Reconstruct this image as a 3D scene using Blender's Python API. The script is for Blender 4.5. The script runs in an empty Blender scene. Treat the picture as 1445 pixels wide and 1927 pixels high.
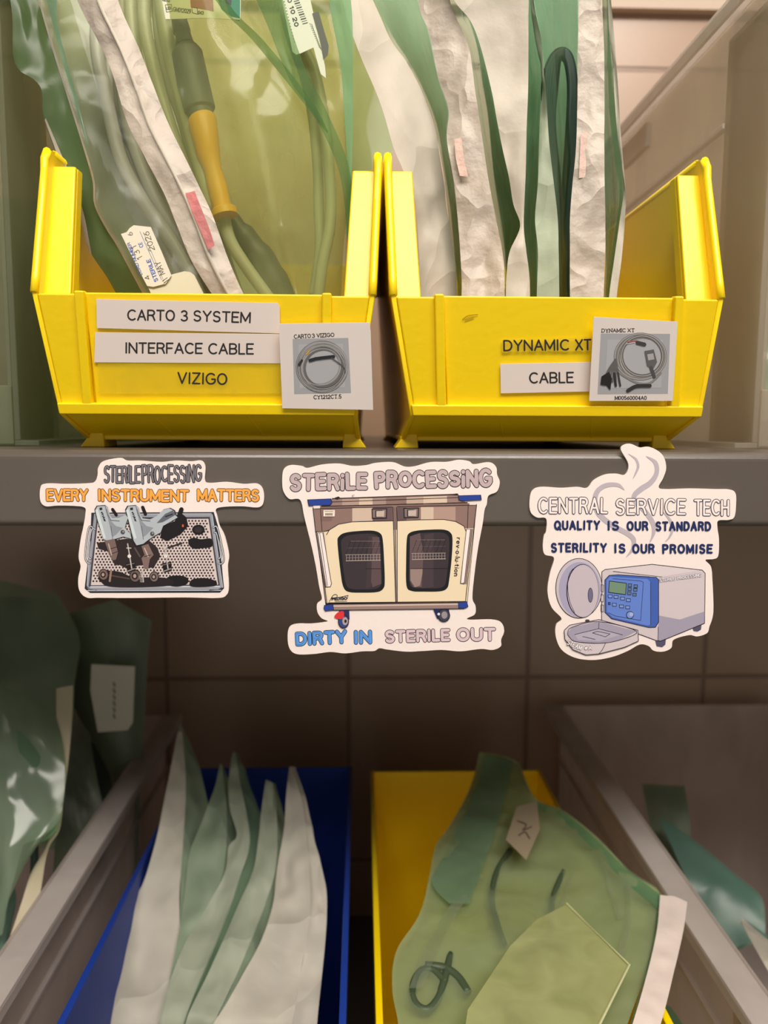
import bpy, bmesh, math, random
from mathutils import Vector, Matrix, noise
from mathutils.geometry import tessellate_polygon
random.seed(7)
sc = bpy.context.scene
COL = sc.collection
ZC = 1.50                      # camera height above the floor (m)
FPX = 1447.0
W, H = 1445.0, 1927.0
# ---------------------------------------------------------------- camera
VX, VY = 680.0, 802.0          # vanishing point of the shelf's depth lines
yaw = math.atan((W/2-VX)/FPX); pitch = math.atan((H/2-VY)/FPX); roll = math.radians(0.25)
ROT = Matrix.Rotation(-yaw, 3, 'Z') @ Matrix.Rotation(math.pi/2-pitch, 3, 'X') @ Matrix.Rotation(roll, 3, 'Z')
CAM = Vector((0, 0, ZC))
cd = bpy.data.cameras.new('camera'); cam = bpy.data.objects.new('camera', cd); COL.objects.link(cam)
cam.matrix_world = Matrix.Translation(CAM) @ ROT.to_4x4()
cd.sensor_fit = 'HORIZONTAL'; cd.sensor_width = 36; cd.lens = FPX*36/W
cd.clip_start = 0.01; cd.clip_end = 20
cd.dof.use_dof = True; cd.dof.focus_distance = 0.345; cd.dof.aperture_fstop = 11.0
sc.camera = cam
def ray(px, py):
    return (ROT @ Vector(((px-W/2)/FPX, -(py-H/2)/FPX, -1))).normalized()
def P(px, py, Y):
    d = ray(px, py); return CAM + d*(Y/d.y)
# ---------------------------------------------------------------- materials
def lin(c):
    c = c/255.0
    return c/12.92 if c <= 0.04045 else ((c+0.055)/1.055)**2.4
def rgb(c): return (lin(c[0]), lin(c[1]), lin(c[2]), 1)
_m = {}
def mat(key, c, rough=0.5, bump=0, bscale=60, metal=0, spec=0.5, var=0, coat=0, detail=4, vscale=None, crease=0, cscale=22, glow=0):
    if key in _m: return _m[key]
    m = bpy.data.materials.new(key); m.use_nodes = True; nt = m.node_tree; b = nt.nodes['Principled BSDF']
    b.inputs['Base Color'].default_value = rgb(c); b.inputs['Roughness'].default_value = rough
    b.inputs['Metallic'].default_value = metal; b.inputs['Specular IOR Level'].default_value = spec
    b.inputs['Coat Weight'].default_value = coat
    if bump or var:
        tc = nt.nodes.new('ShaderNodeTexCoord'); n = nt.nodes.new('ShaderNodeTexNoise')
        n.inputs['Scale'].default_value = bscale; n.inputs['Detail'].default_value = detail
        nt.links.new(tc.outputs['Object'], n.inputs['Vector'])
        if bump:
            bp = nt.nodes.new('ShaderNodeBump'); bp.inputs['Strength'].default_value = bump; bp.inputs['Distance'].default_value = 0.002
            nt.links.new(n.outputs['Fac'], bp.inputs['Height']); nt.links.new(bp.outputs['Normal'], b.inputs['Normal'])
            if crease:
                ns = nt.nodes.new('ShaderNodeTexNoise'); ns.inputs['Scale'].default_value = cscale*.7
                va = nt.nodes.new('ShaderNodeVectorMath'); va.operation = 'MULTIPLY_ADD'; va.inputs[1].default_value = (.05, .05, .05)
                nt.links.new(tc.outputs['Object'], ns.inputs['Vector']); nt.links.new(ns.outputs['Color'], va.inputs[0]); nt.links.new(tc.outputs['Object'], va.inputs[2])
                mp = nt.nodes.new('ShaderNodeMapping'); mp.inputs['Scale'].default_value = (1, 1, .6); nt.links.new(va.outputs[0], mp.inputs['Vector'])
                vo = nt.nodes.new('ShaderNodeTexVoronoi'); vo.feature = 'F1'; vo.inputs['Scale'].default_value = cscale
                nt.links.new(mp.outputs[0], vo.inputs['Vector'])
                b2 = nt.nodes.new('ShaderNodeBump'); b2.inputs['Strength'].default_value = crease; b2.inputs['Distance'].default_value = 0.012
                nt.links.new(vo.outputs['Distance'], b2.inputs['Height']); nt.links.new(b2.outputs['Normal'], bp.inputs['Normal'])
        if glow:
            tl = nt.nodes.new('ShaderNodeBsdfTranslucent'); tl.inputs['Color'].default_value = rgb(c); mx = nt.nodes.new('ShaderNodeMixShader'); mx.inputs[0].default_value = glow
            nt.links.new(b.outputs[0], mx.inputs[1]); nt.links.new(tl.outputs[0], mx.inputs[2]); nt.links.new(mx.outputs[0], nt.nodes['Material Output'].inputs['Surface'])
        if var:
            n2 = nt.nodes.new('ShaderNodeTexNoise'); n2.inputs['Scale'].default_value = vscale or bscale*0.4
            nt.links.new(tc.outputs['Object'], n2.inputs['Vector'])
            r = nt.nodes.new('ShaderNodeValToRGB'); a = rgb([x*(1-var) for x in c]); z = rgb([min(255, x*(1+var)) for x in c])
            r.color_ramp.elements[0].position = .35; r.color_ramp.elements[1].position = .65
            r.color_ramp.elements[0].color = a; r.color_ramp.elements[1].color = z
            nt.links.new(n2.outputs['Fac'], r.inputs['Fac']); nt.links.new(r.outputs['Color'], b.inputs['Base Color'])
    _m[key] = m; return m
def ink(c):
    c = tuple(int(x) for x in c)
    return mat('ink_%d_%d_%d' % c, c, rough=0.42, spec=0.3)
def see(key, tint, c, fac, rough=0.3, bump=0.4, bscale=45, spec=0.6, trans=0.0):
    """translucent sheet: light passes straight through (tinted) mixed with a glossy, diffusely glowing skin"""
    if key in _m: return _m[key]
    m = bpy.data.materials.new(key); m.use_nodes = True; nt = m.node_tree; b = nt.nodes['Principled BSDF']; out = nt.nodes['Material Output']
    b.inputs['Base Color'].default_value = rgb(c); b.inputs['Roughness'].default_value = rough; b.inputs['Specular IOR Level'].default_value = spec
    t = nt.nodes.new('ShaderNodeBsdfTransparent'); t.inputs['Color'].default_value = rgb(tint)
    tl = nt.nodes.new('ShaderNodeBsdfTranslucent'); tl.inputs['Color'].default_value = rgb(c)
    mx0 = nt.nodes.new('ShaderNodeMixShader'); mx0.inputs[0].default_value = trans
    mx = nt.nodes.new('ShaderNodeMixShader')
    tc = nt.nodes.new('ShaderNodeTexCoord'); n = nt.nodes.new('ShaderNodeTexNoise'); n.inputs['Scale'].default_value = bscale; n.inputs['Detail'].default_value = 2
    n.inputs['Distortion'].default_value = 0.6
    mp = nt.nodes.new('ShaderNodeMapping'); mp.inputs['Scale'].default_value = (1, 1, 0.45)
    nt.links.new(tc.outputs['Object'], mp.inputs['Vector']); nt.links.new(mp.outputs['Vector'], n.inputs['Vector'])
    bp = nt.nodes.new('ShaderNodeBump'); bp.inputs['Strength'].default_value = bump; bp.inputs['Distance'].default_value = 0.004
    nt.links.new(n.outputs['Fac'], bp.inputs['Height']); nt.links.new(bp.outputs['Normal'], b.inputs['Normal'])
    mr = nt.nodes.new('ShaderNodeMapRange'); mr.inputs['From Min'].default_value = .3; mr.inputs['From Max'].default_value = .7
    mr.inputs['To Min'].default_value = fac-0.1; mr.inputs['To Max'].default_value = fac+0.1
    nt.links.new(n.outputs['Fac'], mr.inputs['Value']); nt.links.new(mr.outputs['Result'], mx.inputs[0])
    nt.links.new(b.outputs[0], mx0.inputs[1]); nt.links.new(tl.outputs[0], mx0.inputs[2])
    nt.links.new(t.outputs[0], mx.inputs[1]); nt.links.new(mx0.outputs[0], mx.inputs[2]); nt.links.new(mx.outputs[0], out.inputs['Surface'])
    _m[key] = m; return m
# ---------------------------------------------------------------- objects
def tag(o, label=None, cat=None, group=None, kind=None):
    if label: o['label'] = label
    if cat: o['category'] = cat
    if group: o['group'] = group
    if kind: o['kind'] = kind
    return o
def thing(name, label, cat, loc, group=None):
    o = bpy.data.objects.new(name, None); COL.objects.link(o); o.location = loc; o.empty_display_size = 0.02
    return tag(o, label, cat, group)
def rootloc(o):
    v = Vector((0, 0, 0))
    while o is not None: v += o.location; o = o.parent
    return v
class MB:
    """collects faces in world space; build() links them as one mesh object"""
    def __init__(s): s.v = []; s.f = []; s.mi = []; s.mats = []
    def m(s, material):
        if material not in s.mats: s.mats.append(material)
        return s.mats.index(material)
    def add(s, vs, fs, material=None):
        b = len(s.v); s.v += [Vector(v) for v in vs]; i = s.m(material) if material else 0
        for f in fs: s.f.append([b+k for k in f]); s.mi.append(i)
    def box(s, lo, hi, material=None):
        x0, y0, z0 = lo; x1, y1, z1 = hi
        s.add([(x0,y0,z0),(x1,y0,z0),(x1,y1,z0),(x0,y1,z0),(x0,y0,z1),(x1,y0,z1),(x1,y1,z1),(x0,y1,z1)],
              [(0,3,2,1),(4,5,6,7),(0,1,5,4),(1,2,6,5),(2,3,7,6),(3,0,4,7)], material)
    def hexa(s, a, b, material=None):
        """a, b: two quads of 4 points each, joined into a solid"""
        s.add(list(a)+list(b), [(0,3,2,1),(4,5,6,7),(0,1,5,4),(1,2,6,5),(2,3,7,6),(3,0,4,7)], material)
    def prism(s, prof, x0, x1, material=None):
        """closed (y,z) profile extruded along x"""
        n = len(prof); vs = [(x0, y, z) for y, z in prof]+[(x1, y, z) for y, z in prof]
        tri = tessellate_polygon([[Vector((0, y, z)) for y, z in prof]])
        fs = [tuple(t) for t in tri]+[tuple(n+k for k in reversed(t)) for t in tri]
        fs += [(i, (i+1) % n, n+(i+1) % n, n+i) for i in range(n)]
        s.add(vs, fs, material)
    def tube(s, pts, r, material=None, n=10, caps=True):
        rs = r if isinstance(r, (list, tuple)) else [r]*len(pts)
        pts = [Vector(p) for p in pts]; vs = []; up = Vector((0, 1, 0.01))
        for i, p in enumerate(pts):
            d = (pts[min(i+1, len(pts)-1)]-pts[max(i-1, 0)])
            if d.length < 1e-9: d = Vector((0, 0, 1))
            d.normalize(); a = d.cross(up)
            if a.length < 1e-4: a = d.cross(Vector((1, 0, 0)))
            a.normalize(); b = d.cross(a)
            for k in range(n):
                t = 2*math.pi*k/n; vs.append(p+(a*math.cos(t)+b*math.sin(t))*rs[i])
        fs = [(i*n+k, i*n+(k+1) % n, (i+1)*n+(k+1) % n, (i+1)*n+k) for i in range(len(pts)-1) for k in range(n)]
        if caps: fs += [tuple(range(n))[::-1], tuple(range((len(pts)-1)*n, len(pts)*n))]
        s.add(vs, fs, material)
    def build(s, name, material=None, parent=None, bevel=0, smooth=False, label=None):
        me = bpy.data.meshes.new(name); off = rootloc(parent) if parent else Vector((0, 0, 0))
        me.from_pydata([v-off for v in s.v], [], s.f)
        if material is not None and not s.mats: s.mats = [material]
        for m_ in s.mats: me.materials.append(m_)
        for p, i in zip(me.polygons, s.mi): p.material_index = i; p.use_smooth = smooth
        me.update()
        bm = bmesh.new(); bm.from_mesh(me); bmesh.ops.recalc_face_normals(bm, faces=bm.faces); bm.to_mesh(me); bm.free()
        o = bpy.data.objects.new(name, me); COL.objects.link(o)
        if parent: o.parent = parent
        if label: o['label'] = label
        if bevel:
            md = o.modifiers.new('bevel', 'BEVEL'); md.width = bevel; md.segments = 2; md.limit_method = 'ANGLE'; md.angle_limit = 0.6
            for p in me.polygons: p.use_smooth = True
            md.harden_normals = True
        return o
def catmull(pts, n=6, closed=False):
    pts = [Vector(p) for p in pts]; out = []; N = len(pts)
    rng = range(N) if closed else range(N-1)
    for i in rng:
        p0 = pts[(i-1) % N] if closed else pts[max(i-1, 0)]; p1 = pts[i]; p2 = pts[(i+1) % N]
        p3 = pts[(i+2) % N] if closed else pts[min(i+2, N-1)]
        for k in range(n):
            t = k/n
            out.append(0.5*((2*p1)+(p2-p0)*t+(2*p0-5*p1+4*p2-p3)*t*t+(3*p1-p0-3*p2+p3)*t**3))
    if not closed: out.append(pts[-1])
    return out
def resample(pts, n):
    d = [0]
    for a, b in zip(pts, pts[1:]): d.append(d[-1]+(b-a).length)
    out = []; j = 0
    for i in range(n):
        t = d[-1]*i/(n-1)
        while j < len(d)-2 and d[j+1] < t: j += 1
        u = (t-d[j])/max(d[j+1]-d[j], 1e-9); out.append(pts[j].lerp(pts[j+1], min(max(u, 0), 1)))
    return out
def sheet(name, curves, material, parent, rows=60, cols=8, amp=0.0012, freq=45, seed=0, smooth=True, label=None, sharp=0, thick=0):
    """flexible sheet lofted through curves of (px, py, Y) points lying on the real surface at depth Y"""
    C = []
    for c in curves:
        C.append(resample([P(*q) for q in c] if sharp else catmull([P(*q) for q in c], 5), rows))
    grid = []
    for r in range(rows):
        row = []
        for i in range(len(C)-1):
            for k in range(cols): row.append(C[i][r].lerp(C[i+1][r], k/cols))
        row.append(C[-1][r]); grid.append(row)
    n = len(grid[0]); vs = []
    for r in range(rows):
        for c in range(n):
            p = grid[r][c]
            du = grid[min(r+1, rows-1)][c]-grid[max(r-1, 0)][c]; dv = grid[r][min(c+1, n-1)]-grid[r][max(c-1, 0)]
            nn = du.cross(dv)
            if nn.length > 1e-12: nn.normalize()
            q = Vector((p.x*freq+seed*3.1, p.y*freq, p.z*freq*0.6))
            e = noise.noise(q)*0.7+noise.noise(q*2.3)*0.35
            # crumpled, faceted look: ridged noise
            rg = 0.5-abs(noise.noise(q*1.4+Vector((9, 2, 5)))); r2 = 0.4-abs(noise.noise(q*.45+Vector((3, 8, 1))))
            pin = .35+.65*min(1, c/2.5, (n-1-c)/2.5)
            vs.append(p+nn*amp*pin*(e+(rg-.3)*1.3+(r2-.22)*1.6))
    fs = [(r*n+c, r*n+c+1, (r+1)*n+c+1, (r+1)*n+c) for r in range(rows-1) for c in range(n-1)]
    me = bpy.data.meshes.new(name); off = rootloc(parent) if parent else Vector((0, 0, 0))
    me.from_pydata([v-off for v in vs], [], fs); me.materials.append(material)
    for p in me.polygons: p.use_smooth = smooth
    o = bpy.data.objects.new(name, me); COL.objects.link(o)
    if parent: o.parent = parent
    if label: o['label'] = label
    return o
# ---------------------------------------------------------------- flat artwork on a real plane
class Surf:
    def __init__(s, point, normal, tf=(1, 0, 0)):
        s.o = Vector(point); s.n = Vector(normal).normalized(); s.k, s.ox, s.oy = tf
    def at(s, x, y, lift=0):
        px, py = x/s.k+s.ox, y/s.k+s.oy
        d = ray(px, py); t = (s.o-CAM).dot(s.n)/d.dot(s.n)
        return CAM+d*t+s.n*lift
LV = 0.00004
class Art(MB):
    def __init__(s, surf, level=1): super().__init__(); s.s = surf; s.l = level; s.k = 0
    def micro(s): s.k = (s.k+1) % 14; return s.k*1.8e-6
    def poly(s, pts, c, level=None, smooth=False, n=5):
        l = (s.l if level is None else level)*LV+s.micro()
        q = [Vector((p[0], p[1], 0)) for p in pts]
        if smooth: q = catmull(q, n, True)
        tri = tessellate_polygon([q])
        s.add([s.s.at(p.x, p.y, l) for p in q], [tuple(t) for t in tri], ink(c))
    def disc(s, x, y, r, c, level=None, ry=None, n=14):
        s.poly([(x+r*math.cos(2*math.pi*i/n), y+(ry or r)*math.sin(2*math.pi*i/n)) for i in range(n)], c, level)
    def line(s, pts, w, c, level=None, smooth=False, closed=False, cap=True):
        l = (s.l if level is None else level)*LV+s.micro()
        q = [Vector((p[0], p[1], 0)) for p in pts]
        if smooth: q = catmull(q, 5, closed)
        q = [p for i, p in enumerate(q) if i == 0 or (p-q[i-1]).length > 1e-4]
        if (closed or len(q) > 6) and (q[0]-q[-1]).length < 1e-2: q.pop(); closed = True
        n = len(q); h = w/2; m = ink(c); L = []; R = []
        if n < 2: return
        perp = lambda d: Vector((-d.y, d.x, 0)).normalized()
        cut = [i for i in range(1, n-1) if perp(q[i]-q[i-1]).dot(perp(q[i+1]-q[i])) < .72]
        if cut and not smooth:      # hard corners: separate strokes with rounded ends
            if closed: q.append(q[0]); n += 1
            for i0, i1 in zip([0]+cut, cut+[n-1]): s.line([(p.x, p.y) for p in q[i0:i1+1]], w, c, level, False, False, cap)
            return
        for i in range(n):
            da = q[i]-q[i-1] if (i or closed) else q[1]-q[0]; db = q[(i+1) % n]-q[i] if (i < n-1 or closed) else da
            na, nb = perp(da), perp(db); t = na+nb
            if t.length < .5:          # sharp turn: square it off
                t = nb; k = 1
            else: t.normalize(); k = min(1/max(t.dot(nb), .5), 1.6)
            L.append(q[i]+t*h*k); R.append(q[i]-t*h*k)
        vs = [s.s.at(p.x, p.y, l+(i % n)*4e-7) for i, p in enumerate(L+R)]
        s.add(vs, [(i, (i+1) % n, n+(i+1) % n, n+i) for i in range(n if closed else n-1)], m)
        if cap and not closed:
            for p, o in ((q[0], q[0]-q[1]), (q[-1], q[-1]-q[-2])):
                a0 = math.atan2(o.y, o.x)
                s.add([s.s.at(p.x+h*math.cos(a0+math.radians(t)), p.y+h*math.sin(a0+math.radians(t)), l) for t in range(-90, 91, 30)], [tuple(range(7))], m)
def solid(surf, pts, material, thick, name, parent, n=5, lift=0, smooth=True):
    """die-cut flat piece with real thickness"""
    q = [Vector((p[0], p[1], 0)) for p in pts]
    if smooth: q = catmull(q, n, True)
    tri = tessellate_polygon([q]); N = len(q); mb = MB()
    a = [surf.at(p.x, p.y, lift) for p in q]; b = [v-surf.n*thick for v in a]
    mb.add(a+b, [tuple(t) for t in tri]+[tuple(N+k for k in reversed(t)) for t in tri]+[(i, (i+1) % N, N+(i+1) % N, N+i) for i in range(N)])
    return mb.build(name, material, parent)
# ---------------------------------------------------------------- stroke lettering
def arc(cx, cy, rx, ry, a0, a1, n=10):
    return [(cx+rx*math.cos(math.radians(a0+(a1-a0)*i/n)), cy+ry*math.sin(math.radians(a0+(a1-a0)*i/n))) for i in range(n+1)]
G = {
 'A': (.74, [[(0,0),(.37,1),(.74,0)],[(.14,.34),(.6,.34)]]),
 'B': (.64, [[(0,0),(0,1)],[(0,1),(.36,1)]+arc(.36,.76,.24,.24,90,-90,8)+[(0,.52)],[(.36,.52)]+arc(.36,.26,.28,.26,90,-90,8)+[(0,0)]]),
 'C': (.74, [arc(.42,.5,.42,.5,50,310,16)]),
 'D': (.7, [[(0,0),(0,1),(.28,1)]+arc(.28,.5,.42,.5,90,-90,12)+[(0,0)]]),
 'E': (.58, [[(.58,1),(0,1),(0,0),(.58,0)],[(0,.52),(.5,.52)]]),
 'F': (.56, [[(.56,1),(0,1),(0,0)],[(0,.5),(.48,.5)]]),
 'G': (.78, [arc(.42,.5,.42,.5,48,330,16)+[(.78,.46),(.5,.46)]]),
 'H': (.68, [[(0,0),(0,1)],[(.68,0),(.68,1)],[(0,.52),(.68,.52)]]),
 'I': (.1, [[(.05,0),(.05,1)]]),
 'L': (.5, [[(0,1),(0,0),(.5,0)]]),
 'M': (.84, [[(0,0),(0,1),(.42,.15),(.84,1),(.84,0)]]),
 'N': (.7, [[(0,0),(0,1),(.7,0),(.7,1)]]),
 'O': (.78, [arc(.39,.5,.39,.5,0,360,20)]),
 'P': (.62, [[(0,0),(0,1),(.34,1)]+arc(.34,.74,.28,.26,90,-90,8)+[(0,.48)]]),
 'Q': (.78, [arc(.39,.5,.39,.5,0,360,20),[(.52,.24),(.82,-.05)]]),
 'R': (.66, [[(0,0),(0,1),(.36,1)]+arc(.36,.75,.27,.25,90,-90,8)+[(0,.5)],[(.34,.5),(.5,.4),(.58,.2),(.66,0)]]),
 'S': (.64, [arc(.32,.75,.28,.25,30,250,10)[:-1]+[(.32,.51)]+arc(.32,.25,.3,.26,80,-150,10)]),
 'T': (.66, [[(0,1),(.66,1)],[(.33,1),(.33,0)]]),
 'U': (.68, [[(0,1),(0,.32)]+arc(.34,.32,.34,.32,180,360,10)+[(.68,1)]]),
 'V': (.72, [[(0,1),(.36,0),(.72,1)]]),
 'X': (.68, [[(0,0),(.68,1)],[(0,1),(.68,0)]]),
 'Y': (.7, [[(0,1),(.35,.48),(.7,1)],[(.35,.48),(.35,0)]]),
 'Z': (.62, [[(0,1),(.62,1),(0,0),(.62,0)]]),
 '0': (.58, [arc(.29,.5,.29,.5,0,360,18)]),
 '1': (.3, [[(0,.78),(.22,1),(.22,0)]]),
 '2': (.56, [arc(.28,.72,.27,.28,170,-30,8)+[(.0,0),(.56,0)]]),
 '3': (.56, [arc(.27,.75,.25,.25,150,-90,9),arc(.27,.25,.29,.26,90,-150,9)]),
 '4': (.58, [[(.42,0),(.42,1),(0,.3),(.58,.3)]]),
 '5': (.56, [[(.5,1),(.08,1),(.03,.55)]+arc(.27,.3,.28,.3,120,-150,9)]),
 '6': (.56, [[(.46,.96),(.2,.7),(.03,.4)]+arc(.28,.29,.27,.29,170,-190,14)]),
 '7': (.54, [[(0,1),(.54,1),(.2,0)]]),
 '8': (.56, [arc(.28,.75,.24,.25,0,360,14),arc(.28,.26,.28,.26,0,360,14)]),
 '9': (.56, [arc(.28,.71,.27,.29,0,360,14),[(.55,.7),(.45,.25),(.14,0)]]),
 '.': (.06, [[(.03,0),(.03,.02)]]),
 '-': (.3, [[(0,.45),(.3,.45)]]),
 '#': (.7, [[(.15,.1),(.3,.9)],[(.42,.1),(.57,.9)],[(0,.35),(.65,.35)],[(.06,.65),(.7,.65)]]),
 '*': (.06, [[(.03,.3),(.03,.34)]]),
 'i': (.06, [[(.03,0),(.03,.62)],[(.03,.95),(.03,.97)]]),
 'r': (.3, [[(0,0),(0,.62)],[(0,.4),(.12,.6),(.3,.62)]]),
 'e': (.5, [[(.02,.33),(.48,.33)]+arc(.25,.31,.24,.31,0,310,12)]),
 'v': (.46, [[(0,.62),(.23,0),(.46,.62)]]),
 'o': (.5, [arc(.25,.31,.25,.31,0,360,14)]),
 'l': (.06, [[(.03,0),(.03,1)]]),
 'u': (.44, [[(0,.62),(0,.2)]+arc(.22,.2,.22,.2,180,360,6)+[(.44,.62)],[(.44,.3),(.44,0)]]),
 't': (.34, [[(.14,.9),(.14,.12),(.3,0)],[(0,.62),(.32,.62)]]),
 'n': (.42, [[(0,0),(0,.62)],[(0,.4)]+arc(.21,.41,.21,.21,150,0,6)+[(.42,0)]]),
 's': (.4, [arc(.2,.46,.17,.16,30,250,8)+arc(.2,.15,.18,.16,80,-150,8)]),
 'y': (.46, [[(0,.62),(.23,.05)],[(.46,.62),(.15,-.25),(0,-.25)]]),
 'k': (.42, [[(0,0),(0,1)],[(.38,.62),(.02,.25),(.42,0)]]),
}
def text_strokes(txt, p0, p1, h, gap=.16, wobble=0, slant=0, seed=1, serif=0, cw=1, space=.45, sizes=None):
    """lay the word out on the baseline p0-p1 (artwork coords, y down); returns polylines"""
    rnd = random.Random(seed); x = 0; items = []
    for i, ch in enumerate(txt):
        if ch == ' ': x += space; continue
        w, st = G[ch]; items.append((x, w, st, ch)); x += w*cw+gap
    total = x-gap; L = math.hypot(p1[0]-p0[0], p1[1]-p0[1]); ux, uy = (p1[0]-p0[0])/L, (p1[1]-p0[1])/L; k = L/total
    vx, vy = uy, -ux            # up direction of the letters
    out = []
    for i, (x0, w, st, ch) in enumerate(items):
        dy = rnd.uniform(-wobble, wobble); a = rnd.uniform(-wobble, wobble)*1.2; sz = 1+rnd.uniform(-wobble, wobble)
        if sizes: sz *= sizes[i % len(sizes)]
        for pl in st:
            q = []
            for (gx, gy) in pl:
                X = gx*cw-w*cw/2; Yv = gy-.5
                X, Yv = X*math.cos(a)-Yv*math.sin(a), X*math.sin(a)+Yv*math.cos(a)
                X = X+w*cw/2+x0+slant*gy; Yv = (Yv*sz+.5+dy)
                q.append((p0[0]+ux*X*k+vx*Yv*h, p0[1]+uy*X*k+vy*Yv*h))
            out.append(q)
            if serif:
                for (ga, gb) in ((pl[0], pl[1]), (pl[-1], pl[-2])):
                    if ga[1] in (0, 1) and abs(ga[0]-gb[0]) < .3 and abs(ga[1]-gb[1]) > .3:
                        s_ = serif
                        out.append([(p0[0]+ux*(x0+ga[0]*cw+e)*k+vx*ga[1]*h, p0[1]+uy*(x0+ga[0]*cw+e)*k+vy*ga[1]*h) for e in (-s_, s_)])
    return out
def word(art, txt, p0, p1, h, w, c, level, outline=None, ow=0, **kw):
    st = text_strokes(txt, p0, p1, h, **kw)
    if outline:
        for q in st: art.line(q, w+2*ow, outline, level)
        level += 1
    for q in st: art.line(q, w, c, level)
# ================================================================ setting
YF = 0.340                     # front face of the shelf lip
ZT = ZC-0.0108                 # top of the upper shelf
YW = 0.83                      # tiled wall
ZL = ZC-0.560                  # top of the lower shelf
def tile_mat():
    m = bpy.data.materials.new('glazed_wall_tile'); m.use_nodes = True; nt = m.node_tree; b = nt.nodes['Principled BSDF']
    tc = nt.nodes.new('ShaderNodeTexCoord'); sp = nt.nodes.new('ShaderNodeSeparateXYZ'); nt.links.new(tc.outputs['Object'], sp.inputs[0])
    cb = nt.nodes.new('ShaderNodeCombineXYZ')
    def math_(op, a, v):
        n = nt.nodes.new('ShaderNodeMath'); n.operation = op; n.inputs[1].default_value = v
        nt.links.new(a, n.inputs[0]); return n.outputs[0]
    nt.links.new(math_('ADD', sp.outputs['X'], 10*.2+.0145), cb.inputs['X']); nt.links.new(math_('ADD', sp.outputs['Z'], .215*10-1.2215+.0), cb.inputs['Y'])
    br = nt.nodes.new('ShaderNodeTexBrick'); br.offset = 0; br.inputs['Scale'].default_value = 1
    br.inputs['Brick Width'].default_value = .2; br.inputs['Row Height'].default_value = .215; br.inputs['Mortar Size'].default_value = .003
    br.inputs['Mortar Smooth'].default_value = .5
    br.inputs['Color1'].default_value = rgb((176, 148, 128)); br.inputs['Color2'].default_value = rgb((172, 144, 124)); br.inputs['Mortar'].default_value = rgb((138, 112, 96))
    nt.links.new(cb.outputs[0], br.inputs['Vector']); nt.links.new(br.outputs['Color'], b.inputs['Base Color'])
    bp = nt.nodes.new('ShaderNodeBump'); bp.inputs['Strength'].default_value = .5; bp.inputs['Distance'].default_value = .003; bp.invert = True
    nt.links.new(br.outputs['Fac'], bp.inputs['Height']); nt.links.new(bp.outputs['Normal'], b.inputs['Normal'])
    b.inputs['Roughness'].default_value = .28
    return m
def struct(name, lo, hi, material):
    mb = MB(); mb.box(lo, hi); o = mb.build(name, material); o['kind'] = 'structure'; return o
struct('wall_back', (-2, YW, 0), (2, YW+.1, 2.7), tile_mat())
struct('floor', (-2, -2.5, -.1), (2, YW, 0), mat('grey_floor', (120, 112, 104), .5, var=.1, bscale=8))
struct('ceiling', (-2, -2.5, 2.7), (2, YW, 2.8), mat('ceiling_tile', (215, 205, 190), .8, bump=.2))
# painted rail across the wall above the bins
struct('trim_1', (-2, YW-.012, P(1200, 27, YW).z), (2, YW-.0005, P(1200, 27, YW).z+.05), mat('cream_rail', (196, 174, 156), .5))
# ---------------------------------------------------------------- steel shelves
steel = mat('brown_grey_enamel', (88, 80, 74), .3, bump=.03, bscale=500, spec=.5)
def shelf(zt, label, grp):
    t = thing('steel_shelf', label, 'shelf', (0, YF, zt-.033), grp)
    mb = MB(); mb.box((-1.1, YF+.004, zt-.0022), (1.1, YW-.001, zt)); mb.build('shelf_deck', steel, t)
    # rolled front lip: rounded top edge, flat face, rounded lower return
    prof = []
    r = .0042
    for i in range(7): a = math.radians(90+15*i); prof.append((YF+r+r*math.cos(a), zt-r+r*math.sin(a)))
    r2 = .003; zb = zt-.0338
    for i in range(7): a = math.radians(180+15*i); prof.append((YF+r2+r2*math.cos(a), zb+r2+r2*math.sin(a)))
    prof += [(YF+.02, zb), (YF+.02, zb+.0015), (YF+.004, zb+.0015), (YF+.0018, zb+.003), (YF+.0018, zt-.004), (YF+.0045, zt-.0022)]
    mb = MB(); mb.prism(prof, -1.1, 1.1); mb.build('front_lip', steel, t, smooth=False, bevel=0)
    for s in (-1, 1):
        for y in (YF+.01, YW-.05):
            x = s*1.08; mb = MB(); mb.box((x-.02, y, 0 if zt < 1.2 else ZL+.001), (x+.02, y+.04, zt-.0025)); mb.build('upright', steel, t)
    return t
shelf(ZT, 'brown-grey steel shelf with rolled lip at eye level carrying the three sticker magnets', None)
shelf(ZL, 'lower brown-grey steel shelf carrying the blue bin', None)
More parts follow.
